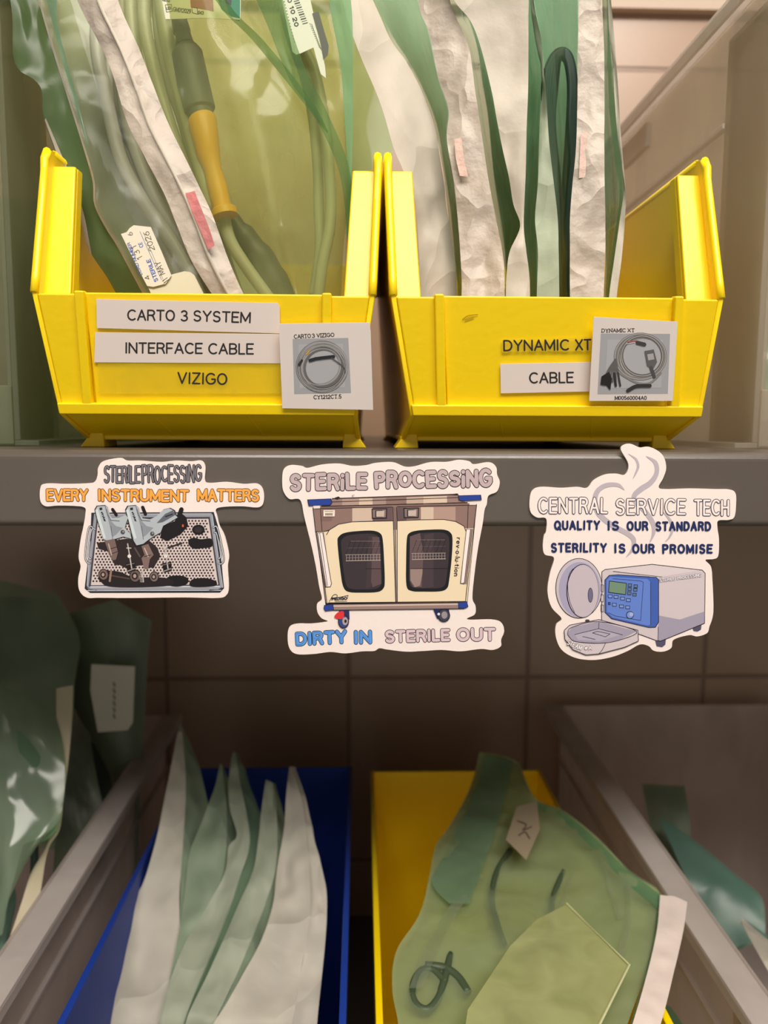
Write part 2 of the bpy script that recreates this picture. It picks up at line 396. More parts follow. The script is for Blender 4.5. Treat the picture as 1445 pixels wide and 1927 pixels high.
# ================================================================ hopper front plastic bins
def hopper_bin(name, label, cat, material, T, L, B, F, Yb, XT, XL, XB, XF, group=None, tail=0, posts=(.0195, .0235), fl=.0125):
    """T,L,B,F: (y,z) of side top, panel top, panel bottom, foot; X?: (left,right) outer x at each level"""
    th = .0024
    t = thing(name, label, cat, ((XT[0]+XT[1])/2, F[0], F[1]), group)
    zb = F[1]+.0035
    # --- shell: side walls, back wall, floor
    mb = MB()
    for s in (0, 1):
        sg = 1 if s == 0 else -1
        prof = [(T[0], T[1], XT[s]), (L[0], L[1], XL[s]), (B[0], B[1], XB[s]), (F[0]+.002, zb, XF[s]+sg*.003), (Yb, zb, XF[s]+sg*.003), (Yb, T[1]-tail, XT[s]), ]
        rnd = [(T[0]+.012, T[1], XT[s]), (T[0]+.004, T[1]-.0015, XT[s]), (T[0], T[1]-.007, XT[s])]
        prof = rnd+prof[1:]
        a = [Vector((x, y, z)) for y, z, x in prof]; b = [Vector((x+sg*th, y, z)) for y, z, x in prof]; n = len(a)
        tri = tessellate_polygon([[Vector((0, y, z)) for y, z, x in prof]])
        mb.add(a+b, [tuple(q) for q in tri]+[tuple(n+k for k in reversed(q)) for q in tri]+[(i, (i+1) % n, n+(i+1) % n, n+i) for i in range(n)])
    x0, x1 = XF[0]+.003, XF[1]-.003
    mb.hexa([(x0, Yb, zb), (x1, Yb, zb), (XT[1], Yb, T[1]-tail), (XT[0], Yb, T[1]-tail)], [(x0, Yb-th, zb), (x1, Yb-th, zb), (XT[1], Yb-th, T[1]-tail), (XT[0], Yb-th, T[1]-tail)])
    mb.box((x0, F[0]+.002, zb), (x1, Yb, zb+th))
    mb.build('bin_shell', material, t, bevel=.0007)
    # --- rolled rim along the tops of the sides and back
    for s in (0, 1):
        mb = MB(); sg = -1 if s == 0 else 1; x = XT[s]+(-sg)*.0012
        e = .0016
        pts = [(x, Yb, T[1]-tail-.001), (x, T[0]+.012, T[1]-.001), (x, T[0]+.0045, T[1]-.0022), (x, T[0]+.0012, T[1]-.0065), (x, T[0]+.0006, T[1]-.012)]
        N = 8
        lx = XL[s]-sg*.0012
        for i in range(1, N+1): u = i/N; pts.append((x+(lx-x)*u, T[0]+.0006+(L[0]-T[0])*u, T[1]-.012+(L[1]-T[1]+.012)*u))
        mb.tube(pts, .0019, n=8); mb.build('rim', material, t, smooth=True)
    # --- inward stiffening flanges beside the opening
    for s in (0, 1):
        sg = 1 if s == 0 else -1; mb = MB()
        def pt(u, dx, dy):
            y = T[0]+(L[0]-T[0])*u; z = T[1]+(L[1]-T[1])*u; x = XT[s]+(XL[s]-XT[s])*u
            return (x+sg*dx, y+dy, z)
        u0 = .11 if fl < .02 else .05
        fw = fl*1.12
        mb.hexa([pt(u0, th*.5, .0095), pt(u0, fl, .0095), pt(1.02, fw, .0075), pt(1.02, th*.5, .0075)],
                [pt(u0, th*.5, .0125), pt(u0, fl, .0125), pt(1.02, fw, .0105), pt(1.02, th*.5, .0105)])
        mb.hexa([pt(u0, fl-.002, .0125), pt(u0, fl, .0125), pt(1.02, fw, .0105), pt(1.02, fw-.002, .0105)],
                [pt(u0, fl-.002, .019), pt(u0, fl, .019), pt(1.02, fw, .018), pt(1.02, fw-.002, .018)])
        mb.build('side_flange', material, t, bevel=.0008)
    # --- front panel with posts and recessed label field
    mb = MB()
    def q(u, x, d):   # u 0 top .. 1 bottom, x world, d outward
        y = L[0]+(B[0]-L[0])*u; z = L[1]+(B[1]-L[1])*u
        return (x, y-d, z-d*.12)
    def slab(u0, u1, xa0, xb0, xa1, xb1, d0, d1):
        mb.hexa([q(u0, xa0, d1), q(u0, xb0, d1), q(u1, xb1, d1), q(u1, xa1, d1)], [q(u0, xa0, d0), q(u0, xb0, d0), q(u1, xb1, d0), q(u1, xa1, d0)])
    def lx(u): return XL[0]+(XB[0]-XL[0])*u
    def rx(u): return XL[1]+(XB[1]-XL[1])*u
    p0, p1 = posts
    slab(0, .995, lx(0)+p1-.001, rx(0)-p1+.001, lx(1)+p1-.006, rx(1)-p1+.006, -.0026, 0)          # recessed label field
    for (xa, xb, ya, yb) in ((lx(0)+.0025, lx(0)+p0, lx(1)+.0022, lx(1)+p0-.006), (rx(0)-p0, rx(0)-.0025, rx(1)-p0+.006, rx(1)-.0022)):
        slab(.01, .995, xa, xb, ya, yb, -.0026, .0004)
    slab(.90, 1.0, lx(.9)+.001, rx(.9)-.001, lx(1)+.001, rx(1)-.001, -.002, .0028)      # thick lower bead
    mb.build('front_panel', material, t, bevel=.0008)
    for (xa, ya) in ((lx(0)+p0-.0005, lx(1)+p0-.0075), (rx(0)-p1+.0003, rx(1)-p1+.007)):
        mb = MB(); slab(-.012, .93, xa, xa+.0042, ya, ya+.0045, -.0026, .0026); mb.build('panel_rib', material, t, bevel=.0008)
    # --- sloping underside behind the panel, with faint ribs, and four feet
    mb = MB()
    mb.hexa([(XB[0]+.002, B[0]-.0005, B[1]+.001), (XB[1]-.002, B[0]-.0005, B[1]+.001), (XF[1]-.004, F[0]+.006, zb+.0005), (XF[0]+.004, F[0]+.006, zb+.0005)],
            [(XB[0]+.002, B[0]+.002, B[1]+.003), (XB[1]-.002, B[0]+.002, B[1]+.003), (XF[1]-.004, F[0]+.008, zb+.003), (XF[0]+.004, F[0]+.008, zb+.003)])
    for k in (.3, .62):
        x = XB[0]+(XB[1]-XB[0])*k
        mb.hexa([(x, B[0]+.001, B[1]), (x+.0012, B[0]+.001, B[1]), (x+.008, F[0]+.006, zb), (x+.0068, F[0]+.006, zb)],
                [(x, B[0]+.003, B[1]+.001), (x+.0012, B[0]+.003, B[1]+.001), (x+.008, F[0]+.008, zb+.001), (x+.0068, F[0]+.008, zb+.001)])
    mb.build('underside', material, t, bevel=.0005)
    for yy in (F[0], Yb-.03):
        for s in (0, 1):
            sg = 1 if s == 0 else -1; x = XF[s]; mb = MB()
            mb.hexa([(x-sg*.0, yy, F[1]), (x+sg*.012, yy, F[1]), (x+sg*.012, yy+.02, F[1]), (x, yy+.02, F[1])],
                    [(x+sg*.006, yy+.001, F[1]+.0085), (x+sg*.011, yy+.001, F[1]+.0085), (x+sg*.011, yy+.02, F[1]+.0085), (x+sg*.006, yy+.02, F[1]+.0085)])
            mb.build('foot', material, t, bevel=.0006)
    return t
yellow = mat('yellow_plastic', (252, 216, 6), .36, bump=.06, bscale=260, spec=.5)
blue = mat('blue_plastic', (20, 56, 150), .55, bump=.06, bscale=260)
def PX(x, y, Y): return P(x, y, Y).x
Tt, Lt, Bt, Ft = (.362, ZC+.1245), (.345, ZC+.0570), (.362, ZC+.0050), (.380, ZT)
binL = hopper_bin('storage_bin', 'yellow plastic hopper bin with CARTO 3 SYSTEM INTERFACE CABLE VIZIGO labels on the upper shelf', 'storage bin', yellow,
    Tt, Lt, Bt, Ft, .62, (PX(78,330,.362), PX(716,330,.362)), (PX(59,560,.345), PX(706,560,.345)), (PX(111,780,.362), PX(672,780,.362)), (PX(150,838,.38), PX(690,838,.38)), 'yellow hopper bins on the upper shelf')
binR = hopper_bin('storage_bin', 'yellow plastic hopper bin with DYNAMIC XT CABLE labels on the upper shelf', 'storage bin', yellow,
    Tt, Lt, Bt, Ft, .62, (PX(725,330,.362), PX(1337,330,.362)), (PX(735,560,.345), PX(1363,560,.345)), (PX(772,780,.362), PX(1320,780,.362)), (PX(742,838,.38), PX(1272,838,.38)), 'yellow hopper bins on the upper shelf')
zt2 = ZC-.310
def lowbin(label, material, x0, x1, Yb):
    h = .125; T = (.352, zt2); L = (.335, zt2-.10); B = (.352, zt2-.20); F = (.37, ZL)
    return hopper_bin('storage_bin', label, 'storage bin', material, T, L, B, F, Yb, (x0, x1), (x0, x1), (x0+.006, x1-.006), (x0+.005, x1-.005))
lowbin('blue plastic bin holding upright white paper pouches on the lower shelf', blue, -.158, -.0085, .675)
lowbin('yellow plastic bin under the large green instrument pouch on the lower shelf', yellow, .0085, .163, .665)
# ---------------------------------------------------------------- large translucent bins
clear = see('frosted_clear_plastic', (245, 242, 234), (216, 208, 196), .56, rough=.33, bump=.08, bscale=14, trans=.65)
clear_lit = see('frosted_clear_plastic_lit', (240, 236, 232), (236, 224, 218), .60, rough=.35, bump=.05, bscale=20, trans=.5)  # paler copy for the lower bins, their lit walls put into the colour
clear_rim = see('frosted_clear_rim', (240, 238, 236), (234, 226, 222), .68, rough=.28, bump=.05, bscale=20, trans=.4)
clear_dim = see('frosted_clear_plastic_grey', (232, 236, 220), (178, 184, 160), .45, rough=.4, bump=.05, bscale=20, trans=.6)
def clear_bin(label, xw, sg, z0, z1, Yf, Yb, body=clear, flw=.013, low=.03):
    """xw: x of the wall nearest the camera axis; body extends sg * 0.25 away from it"""
    t = thing('clear_bin', label, 'storage bin', (xw+sg*.125, Yf, z0)); th = .0022; xo = xw+sg*.25
    mb = MB()
    for x in (xw, xo): mb.box((min(x, x+sg*th), Yf, z0+.003), (max(x, x+sg*th), Yb, z1))
    a, b = sorted((xw, xo)); mb.box((a, Yb-th, z0+.003), (b, Yb, z1)); mb.box((a, Yf, z0+.001), (b, Yb, z0+.003)); mb.box((a, Yf-.001, z0+.001), (b, Yf+th-.001, z0+low))
    mb.build('bin_shell', body, t, bevel=.0005)
    for x, s in ((xw, -sg), (xo, sg)):
        mb = MB()
        mb.box((min(x, x+s*flw), Yf, z1-.002), (max(x, x+s*flw), Yb, z1)); mb.box((min(x+s*(flw-.002), x+s*flw), Yf, z1-.009), (max(x+s*(flw-.002), x+s*flw), Yb, z1-.002))
        mb.build('rim', clear_rim, t, bevel=.0006)
    for x, s in ((xw, -sg),):
        mb = MB(); mb.box((min(x, x+s*.003), Yf, z0+.003), (max(x, x+s*.003), Yf+.05, z1-.012)); mb.build('corner_post', body, t, bevel=.0006)
        mb = MB(); mb.box((min(x, x+s*.004), Yf+.05, z1-.058), (max(x, x+s*.004), Yb, z1-.055)); mb.build('side_ledge', clear_rim, t, bevel=.0005)
        mb = MB(); mb.box((min(x, x+s*.012), Yf, z0+.0003), (max(x, x+s*.012), Yb, z0+.003)); mb.build('foot_rail', body, t, bevel=.0005)
    # finger notch pads under the rim
    for k in range(2):
        y = Yf+.17+.13*k; x = xw-sg*.004
        mb = MB(); mb.box((min(xw, x), y, z1-.026), (max(xw, x), y+.05, z1-.009)); mb.build('rim_gusset', clear_rim, t, bevel=.001)
    return t
clear_bin('frosted clear bin at the right end of the upper shelf beside a yellow bin', .203, 1, ZT, ZC+.222, .39, .80)
clear_bin('frosted clear bin at the left end of the upper shelf behind the green pouches', -.173, -1, ZT, ZC+.222, .39, .80, body=clear_dim)
clear_bin('frosted clear bin left of the blue bin on the lower shelf', -.205, -1, ZL, ZC-.300, .35, .78, flw=.018, body=clear_lit)
clear_bin('frosted clear bin right of the lower yellow bin on the lower shelf', .216, 1, ZL, ZC-.300, .35, .80, flw=.018, body=clear_lit)
# ---------------------------------------------------------------- light
def area(name, loc, aim, size, sy, power, color):
    l = bpy.data.lights.new(name, 'AREA'); l.shape = 'RECTANGLE'; l.size = size; l.size_y = sy; l.energy = power; l.color = color
    o = bpy.data.objects.new(name, l); COL.objects.link(o); o.location = loc
    o.rotation_euler = (Vector(aim)-Vector(loc)).to_track_quat('-Z', 'Y').to_euler(); return o
area('ceiling_light', (.15, -.60, 2.62), (0, .4, 1.4), 1.2, .5, 42, (1, .93, .84))
area('ceiling_light', (.5, .15, 2.66), (0.1, .6, 1.5), 1.0, .4, 6, (1, .90, .80))
area('room_bounce', (-.2, -1.9, 1.05), (0, .5, 1.25), 2.2, 1.2, 4, (1, .93, .84))
w = bpy.data.worlds.new('world'); sc.world = w; w.use_nodes = True
w.node_tree.nodes['Background'].inputs['Color'].default_value = (1, .94, .80, 1); w.node_tree.nodes['Background'].inputs['Strength'].default_value = .26
sc.view_settings.view_transform = 'Standard'; sc.view_settings.look = 'None'; sc.view_settings.exposure = 0
sc.cycles.transparent_max_bounces = 24; sc.cycles.max_bounces = 8
sc.cycles.caustics_reflective = False; sc.cycles.caustics_refractive = False
# ================================================================ die-cut sticker magnets on the lip
DK = (38, 30, 36)
def sticker(label, tf, outline, cx, cy):
    surf = Surf((0, YF-.0012, 0), (0, -1, 0), tf)
    t = thing('sticker_magnet', label, 'magnet', surf.at(cx, cy), 'sticker magnets on the shelf lip')
    solid(surf, outline, mat('sticker_white', (240, 226, 222), .4, bump=.05, bscale=400), .001, 'backing', t)
    return t, surf
# ---- 1: perforated tray with two power drills
t1, s1 = sticker('small white die-cut magnet with orange EVERY INSTRUMENT MATTERS above a tray of drills', (3.1413, 60, 840),
 [(392,125),(425,86),(520,68),(560,84),(640,84),(760,92),(850,84),(940,88),(1000,84),(1025,120),(1022,200),(1050,216),(1150,210),(1250,222),(1330,220),(1366,255),(1370,325),(1340,360),(1240,354),(1130,358),(1088,372),(1095,410),(1110,470),(1140,530),(1165,640),(1158,710),(1164,830),(1150,878),(1100,896),(900,893),(600,896),(400,895),(322,893),(280,850),(274,780),(288,710),(276,650),(290,540),(305,470),(316,400),(312,362),(250,352),(150,350),(82,354),(50,322),(50,245),(80,220),(200,222),(330,218),(372,208),(388,170)], 700, 500)
a = Art(s1); word(a, 'STERILE', (430,208), (636,212), 92, 9, (122,116,124), 3, (30,26,32), 4, wobble=.05, cw=.8, seed=3, gap=.2)
word(a, 'PROCESSING', (655,212), (1000,206), 92, 9, (122,116,124), 3, (30,26,32), 4, wobble=.06, cw=.8, seed=5, gap=.2, sizes=[1.1,1,1,.95]); a.build('lettering', None, t1, label='grey hand-drawn lettering')
a = Art(s1)
for w_, x0, x1, y0, y1 in (('EVERY', 92, 326, 318, 318), ('INSTRUMENT', 396, 922, 318, 322), ('MATTERS', 984, 1338, 318, 320)):
    word(a, w_, (x0, y0), (x1, y1), 60, 14, (246,166,72), 3, (88,48,22), 3.5, wobble=.02, cw=.95, gap=.24, seed=2)
a.build('lettering', None, t1, label='orange capital lettering')
a = Art(s1)
a.poly([(352,392),(1075,388),(1100,470),(1136,838),(1112,864),(345,866),(312,840),(345,560)], (44,48,60), 3)
a.poly([(368,404),(1062,400),(1124,832),(1100,846),(336,848),(324,830)], (150,152,165), 4)
a.poly([(384,420),(1052,416),(1112,822),(336,828)], (70,66,76), 5)
a.poly([(392,432),(1044,428),(1102,816),(350,820)], (212,198,196), 6)
j = 0; yy = 440
while yy < 812:
    xl = 394-(yy-432)*.108+10; xr = 1044+(yy-432)*.15-12; xx = xl+(9.5 if j % 2 else 0)
    while xx < xr: a.disc(xx, yy, 6.0, (62,42,44), 7, n=8); xx += 19.5
    yy += 16.2; j += 1
a.line([(350,830),(1108,828)], 9, (196,198,208), 5); a.line([(330,852),(1118,850)], 4, (215,218,226), 6); a.line([(385,850),(345,846),(322,826)], 3, (20,20,26), 7); a.line([(1050,850),(1110,846)], 3, (20,20,26), 7)
a.line([(372,402),(1060,398)], 7, (170,172,184), 6); a.line([(1066,404),(1128,832)], 6, (178,180,192), 6); a.line([(346,560),(328,820)], 6, (178,180,192), 6)
for pts in ([(362,478),(336,486),(316,640),(330,686),(345,690)], [(376,490),(352,498),(334,640),(350,664)], [(1072,480),(1098,484),(1134,650),(1124,690),(1104,694)], [(1080,510),(1094,520),(1116,640),(1104,664)]):
    a.line(pts, 11, (28,28,34), 6, smooth=True); a.line(pts, 5, (206,208,216), 7, smooth=True)
a.build('tray_drawing', None, t1)
a = Art(s1)
BK = (26,22,26)
a.poly([(385,570),(560,545),(700,560),(745,600),(760,650),(720,720),(650,700),(560,720),(500,690),(450,620),(395,605)], (46,36,38), 9)
a.poly([(770,470),(850,440),(880,390),(915,420),(925,470),(880,520),(800,560),(760,540)], BK, 9); a.line([(885,372),(862,440)], 26, BK, 10); a.line([(783,436),(776,520)], 16, BK, 10)
a.line([(800,600),(885,572)], 10, (44,38,40), 10); a.line([(478,372),(500,405)], 18, BK, 8); a.line([(656,360),(672,400)], 20, BK, 8)
a.disc(985, 492, 38, BK, 9, ry=30); a.disc(985, 492, 24, (48,42,44), 10, ry=18)
a.poly([(930,550),(960,540),(1000,548),(1060,545),(1066,590),(1010,600),(960,604),(928,580)], BK, 9, smooth=True)
a.poly([(935,800),(960,782),(1030,778),(1088,796),(1086,822),(1010,830),(940,826)], BK, 9, smooth=True)
a.poly([(800,775),(860,762),(918,775),(920,810),(860,828),(800,815)], BK, 9, smooth=True)
a.poly([(395,770),(420,735),(520,740),(600,770),(780,775),(840,800),(780,826),(480,830),(410,800)], (36,30,32), 9, smooth=True)
for cx, cy, r, c in ((425,757,26,(120,96,88)), (612,765,30,(104,88,84)), (724,770,24,(120,104,98))):
    a.disc(cx, cy, r+5, BK, 10, ry=(r+9)); a.disc(cx, cy, r, c, 11, ry=r+4); a.disc(cx-2, cy, r*.62, (40,30,32), 12, ry=r*.7); a.disc(cx-2, cy, r*.32, (170,150,142), 13, ry=r*.4)
a.line([(470,735),(462,795)], 12, (150,120,106), 11); a.line([(655,735),(662,800)], 5, (200,186,180), 11); a.line([(455,760),(600,785)], 8, (88,66,60), 10)
for k in range(9): a.line([(640+3*math.sin(k), 735+k*8),(660, 733+k*8.4)], 2.5, (210,200,196), 12)
for bx in (578, 792):
    a.line([(bx-10,575),(bx+14,720)], 7, (190,180,178), 12); a.line([(bx-16,600),(bx+10,600)], 5, (210,204,202), 12); a.disc(bx, 648, 11, (225,218,216), 13)
    a.poly([(bx-22,690),(bx+34,680),(bx+36,735),(bx-10,744)], BK, 11); a.line([(bx-14,738),(bx+30,722)], 7, (150,140,138), 12); a.line([(bx-16,700),(bx+28,690)], 5, (120,110,108), 12)
a.line([(610,600),(640,650)], 9, (90,76,74), 11)
def drill(dx, long):
    g = (176,184,192)
    o = [(372,372),(385,350),(435,346),(452,360),(462,400),(476,420),(520,418),(560,400),(575,420),(560,460),(556,482),(590,520),(596,548),(545,535),(500,548),(462,560),(430,556),(415,520),(385,430)]
    if long: o = [(372,372),(385,350),(435,346),(452,360),(458,400),(474,424),(520,430),(560,410),(600,372),(640,362),(668,378),(672,400),(690,418),(640,448),(600,470),(585,510),(545,532),(510,555),(478,580),(436,590),(418,560),(385,430)]
    o = [(x+dx, y) for x, y in o]
    a.poly(o, (34,34,42), 14); cx = sum(p[0] for p in o)/len(o); cy = sum(p[1] for p in o)/len(o)
    a.poly([(cx+(x-cx)*.955, cy+(y-cy)*.96) for x, y in o], g, 15)
    a.poly([(x+dx, y) for x, y in [(378,378),(392,368),(440,540),(428,548),(415,515)]], (206,214,220), 16)
    a.poly([(x+dx, y) for x, y in [(440,372),(448,366),(470,440),(500,470),(540,480),(500,520),(478,535)]], (140,146,156), 16)
    a.line([(x+dx, y) for x, y in [(436,352),(448,400),(470,436),(520,440)]], 3, (60,62,72), 17)
    a.line([(480+dx,548),(470+dx,470)], 2.5, (70,72,82), 17)
    a.disc(540+dx if not long else 533+dx, 505 if not long else 515, 13, (74,72,80), 18); a.disc(543+dx if not long else 536+dx, 503 if not long else 512, 6, (150,140,140), 19)
    a.poly([(402+dx,362),(418+dx,360),(420+dx,374),(404+dx,376)], (40,40,48), 17)
    word(a, 'stryker', (412+dx,388), (432+dx,444), 11, 3.2, (32,32,40), 17, gap=.2)
drill(0, False); drill(181, True)
a.poly([(790,398),(838,376),(850,404),(775,446),(740,452)], (96,100,112), 17); a.line([(792,414),(832,400)], 6, (30,30,36), 18)
a.poly([(432,556),(492,545),(512,625),(500,668),(480,672),(462,640)], (118,98,94), 16); a.line([(462,606),(508,592)], 4, (50,38,40), 17); a.line([(468,636),(512,620)], 4, (50,38,40), 17); a.line([(456,575),(474,640)], 6, (190,170,160), 18); a.line([(486,668),(500,690)], 20, (48,40,42), 15)
a.poly([(650,588),(690,575),(722,640),(700,665),(690,720),(665,718),(650,660),(668,640)], (126,104,100), 16); a.line([(668,600),(690,650)], 6, (196,178,170), 17); a.line([(665,650),(706,640)], 3, (50,38,40), 18)
a.disc(895, 468, 6, (196,92,44), 18, ry=9)
a.build('drill_drawing', None, t1)
# ---- 2: cabinet trolley
t2, s2 = sticker('large white die-cut magnet with a cream two-door cabinet and DIRTY IN STERILE OUT', (3.1413, 510, 850),
 [(66,190),(72,110),(110,80),(180,84),(215,96),(300,76),(400,70),(480,84),(560,80),(620,66),(720,62),(790,88),(850,86),(940,62),(1040,60),(1110,48),(1170,56),(1200,74),(1290,62),(1330,90),(1336,135),(1352,180),(1335,235),(1285,260),(1275,310),(1262,345),(1250,430),(1225,560),(1205,700),(1190,860),(1208,910),(1205,960),(1160,985),(1180,996),(1300,994),(1360,1010),(1378,1060),(1360,1110),(1358,1150),(1310,1172),(1240,1166),(1120,1180),(1010,1172),(900,1178),(800,1182),(690,1170),(640,1162),(610,1178),(540,1180),(440,1192),(350,1184),(250,1196),(150,1196),(108,1160),(98,1090),(110,1035),(160,1018),(240,1018),(334,1004),(300,985),(275,950),(272,900),(300,870),(285,800),(265,680),(240,560),(215,460),(195,380),(172,285),(110,280),(76,240)], 720, 620)
a = Art(s2); word(a, 'STERiLE', (122,222), (560,216), 82, 23, (190,170,174), 3, (30,24,30), 4, wobble=.03, seed=4, gap=.32, cw=.9)
word(a, 'PROCESSiNG', (622,210), (1296,196), 84, 23, (190,170,174), 3, (30,24,30), 4, wobble=.03, seed=8, gap=.30, cw=.9, sizes=[1,1.05,.85,1]); a.build('lettering', None, t2, label='mauve bubble lettering')
a = Art(s2); word(a, 'DIRTY', (156,1138), (440,1124), 62, 19, (92,152,226), 3, (24,34,60), 3.5, gap=.34); word(a, 'IN', (498,1128), (586,1126), 62, 19, (92,152,226), 3, (24,34,60), 3.5, gap=.34)
for q in text_strokes('DIRTY', (152,1140), (436,1126), 66, gap=.34)+text_strokes('IN', (494,1130), (582,1128), 66, gap=.34): a.line(q, 1.6, (60,108,186), 6)
a.build('lettering', None, t2, label='blue bubble lettering')
a = Art(s2); word(a, 'STERILE', (682,1122), (1050,1112), 58, 17, (214,190,198), 3, (34,26,34), 3.5, gap=.32); word(a, 'OUT', (1105,1112), (1318,1110), 62, 18, (214,190,198), 3, (34,26,34), 3.5, gap=.32)
a.build('lettering', None, t2, label='pale pink bubble lettering')
a = Art(s2)
TP, CR = (140,112,106), (233,214,184)
a.poly([(246,330),(1216,310),(1160,900),(322,905)], DK, 3)
a.poly([(250,336),(1212,316),(1200,450),(1158,890),(326,894),(270,470)], CR, 4)
a.poly([(362,276),(1104,250),(1150,300),(1212,316),(1204,448),(1190,452),(1150,452),(262,472),(248,336),(300,320)], TP, 5)
for i, (x0, x1, c) in enumerate(((362,420,(150,122,116)), (420,520,(176,150,140)), (520,600,(214,190,170)), (600,680,(166,140,132)), (800,900,(190,166,150)), (900,1040,(216,192,172)), (1040,1104,(150,124,118)))):
    a.poly([(x0,282-(x0-362)*.03),(x1,282-(x1-362)*.03),(x1,318-(x1-362)*.02),(x0,322-(x0-362)*.02)], c, 6)
for x0, x1, c in ((480,600,(205,182,165)), (600,716,(104,82,88)), (746,800,(100,80,86)), (885,960,(208,186,168)), (960,1090,(176,146,134)), (300,360,(126,100,98))):
    a.poly([(x0,334-(x0-246)*.01),(x1,334-(x1-246)*.01),(x1,408),(x0,412)], c, 6)
# cream doors with arched tops
a.poly([(328,490),(345,462),(400,428),(480,414),(600,411),(722,408),(738,886),(340,892),(322,800)], CR, 8)
a.poly([(746,408),(880,402),(1020,400),(1090,412),(1140,440),(1152,470),(1150,780),(1148,884),(748,886)], CR, 8)
a.line([(328,490),(345,462),(400,428),(480,414),(600,411),(722,408)], 4, DK, 9); a.line([(746,408),(880,402),(1020,400),(1090,412),(1140,440),(1150,468)], 4, DK, 9)
a.line([(720,328),(722,410),(736,888)], 4, DK, 9); a.line([(742,328),(745,410),(746,888)], 4, DK, 9); a.line([(731,330),(740,888)], 8, (120,104,100), 8)
a.line([(340,892),(1148,884)], 4, DK, 9); a.line([(300,322),(1160,300)], 4, DK, 9); a.line([(362,296),(1104,270)], 3, DK, 9); a.line([(362,276),(1104,250)], 4, DK, 9); a.line([(246,336),(310,334),(716,326)], 3, DK, 9); a.line([(746,324),(1212,314)], 3, DK, 9)
a.line([(248,336),(264,472),(318,800),(330,895)], 4, DK, 9); a.line([(1214,318),(1198,452),(1160,780),(1148,890)], 4, DK, 9); a.line([(292,340),(302,470)], 3, DK, 9); a.line([(1165,318),(1160,452)], 3, DK, 9); a.line([(262,472),(318,470),(345,462)], 3, DK, 9)
a.poly([(268,478),(312,476),(356,792),(322,800)], (150,126,122), 9); a.poly([(1152,456),(1192,456),(1152,780),(1116,782)], (150,126,122), 9)
a.poly([(276,482),(306,480),(354,780),(350,796),(330,796)], (240,228,226), 10); a.poly([(1152,460),(1176,460),(1142,772),(1122,776)], (240,228,226), 10)
for q in ([(276,482),(322,800),(350,798),(358,780),(306,480)], [(1154,458),(1118,776),(1140,782),(1178,458)], [(288,482),(334,790)], [(1190,456),(1152,782)]): a.line(q, 3, DK, 11)
for cx, cy in ((640,366),(828,362)):
    a.poly([(cx-46,cy-30),(cx+46,cy-32),(cx+44,cy+28),(cx-44,cy+30)], DK, 10); a.poly([(cx-40,cy-24),(cx+40,cy-26),(cx+38,cy+22),(cx-38,cy+24)], (132,112,112), 11); a.poly([(cx-24,cy-20),(cx+18,cy-21),(cx+18,cy+20),(cx-24,cy+21)], DK, 12); a.poly([(cx-18,cy-16),(cx+30,cy-18),(cx+28,cy+18),(cx-18,cy+18)], (196,176,166), 13)
# windows
def window(o, off, seed):
    a.poly(o, (22,24,30), 10, smooth=True, n=4); cx = sum(p[0] for p in o)/len(o); cy = sum(p[1] for p in o)/len(o)
    a.poly([(cx+(x-cx)*.86, cy+(y-cy)*.9) for x, y in o], (58,48,54), 11, smooth=True, n=4)
window([(393,540),(402,500),(440,478),(520,468),(600,466),(645,482),(660,520),(668,640),(672,760),(665,805),(630,828),(540,832),(460,828),(428,800),(412,720)], 0, 1)
window([(802,520),(815,482),(860,466),(940,460),(1020,460),(1060,478),(1072,520),(1066,640),(1052,760),(1040,805),(1000,824),(900,826),(830,822),(800,790),(798,650)], 0, 2)
a.poly([(590,500),(640,505),(652,780),(600,800),(575,700)], (92,74,78), 12); a.poly([(575,500),(600,495),(590,800),(560,808)], (66,54,60), 13)
a.poly([(820,500),(880,480),(900,600),(890,800),(840,800),(818,760)], (98,80,82), 12); a.poly([(822,690),(900,690),(880,790),(850,800),(824,760)], (150,128,122), 12); a.poly([(905,490),(960,480),(960,800),(890,808)], (70,58,64), 13)
for x0, x1, y0 in ((440,646,608),(830,1030,600)):
    a.line([(x0,y0),(x1,y0-2)], 3, (170,155,150), 14); a.line([(x0+4,y0+36),(x1,y0+32)], 4, (180,165,158), 14); a.line([(x0+4,y0+18),(x1,y0+15)], 2.5, (150,136,132), 14)
    for k in range(12): xx = x0+6+k*(x1-x0-10)/11; a.line([(xx,y0),(xx,y0+35)], 2.5, (165,150,145), 14)
    for k in range(7): xx = x0+30+k*(x1-x0-30)/6; a.line([(xx,y0-80),(xx-28,y0-4)], 2, (34,28,34), 14)
    a.line([(x0+10,y0-40),(x1,y0-42)], 2, (110,96,96), 14); a.line([(x0+30,y0-80),(x1-4,y0-80)], 3, (120,106,104), 14)
a.line([(560,690),(650,690)], 3, (34,28,34), 14); a.line([(822,690),(1050,688)], 3, (34,28,34), 14)
# base, corners and castors
a.poly([(345,900),(1120,890),(1140,925),(330,935)], (150,124,118), 10); a.line([(345,912),(1120,900)], 8, (206,186,176), 11); a.line([(330,936),(1140,926)], 4, DK, 11); a.line([(340,900),(1120,890)], 4, DK, 11)
BL = (38,64,150)
for o in ([(214,282),(355,276),(362,300),(350,316),(222,320)], [(1104,258),(1240,254),(1244,285),(1130,292),(1108,284)], [(314,905),(368,900),(372,935),(320,942),(310,925)], [(1104,890),(1156,882),(1166,914),(1150,924),(1106,924)]):
    a.poly(o, DK, 12); cx = sum(p[0] for p in o)/len(o); cy = sum(p[1] for p in o)/len(o); a.poly([(cx+(x-cx)*.93, cy+(y-cy)*.86) for x, y in o], BL, 13)
a.poly([(250,320),(290,318),(290,334),(252,336)], (228,216,214), 12); a.poly([(1170,296),(1212,294),(1210,314),(1172,314)], (228,216,214), 12)
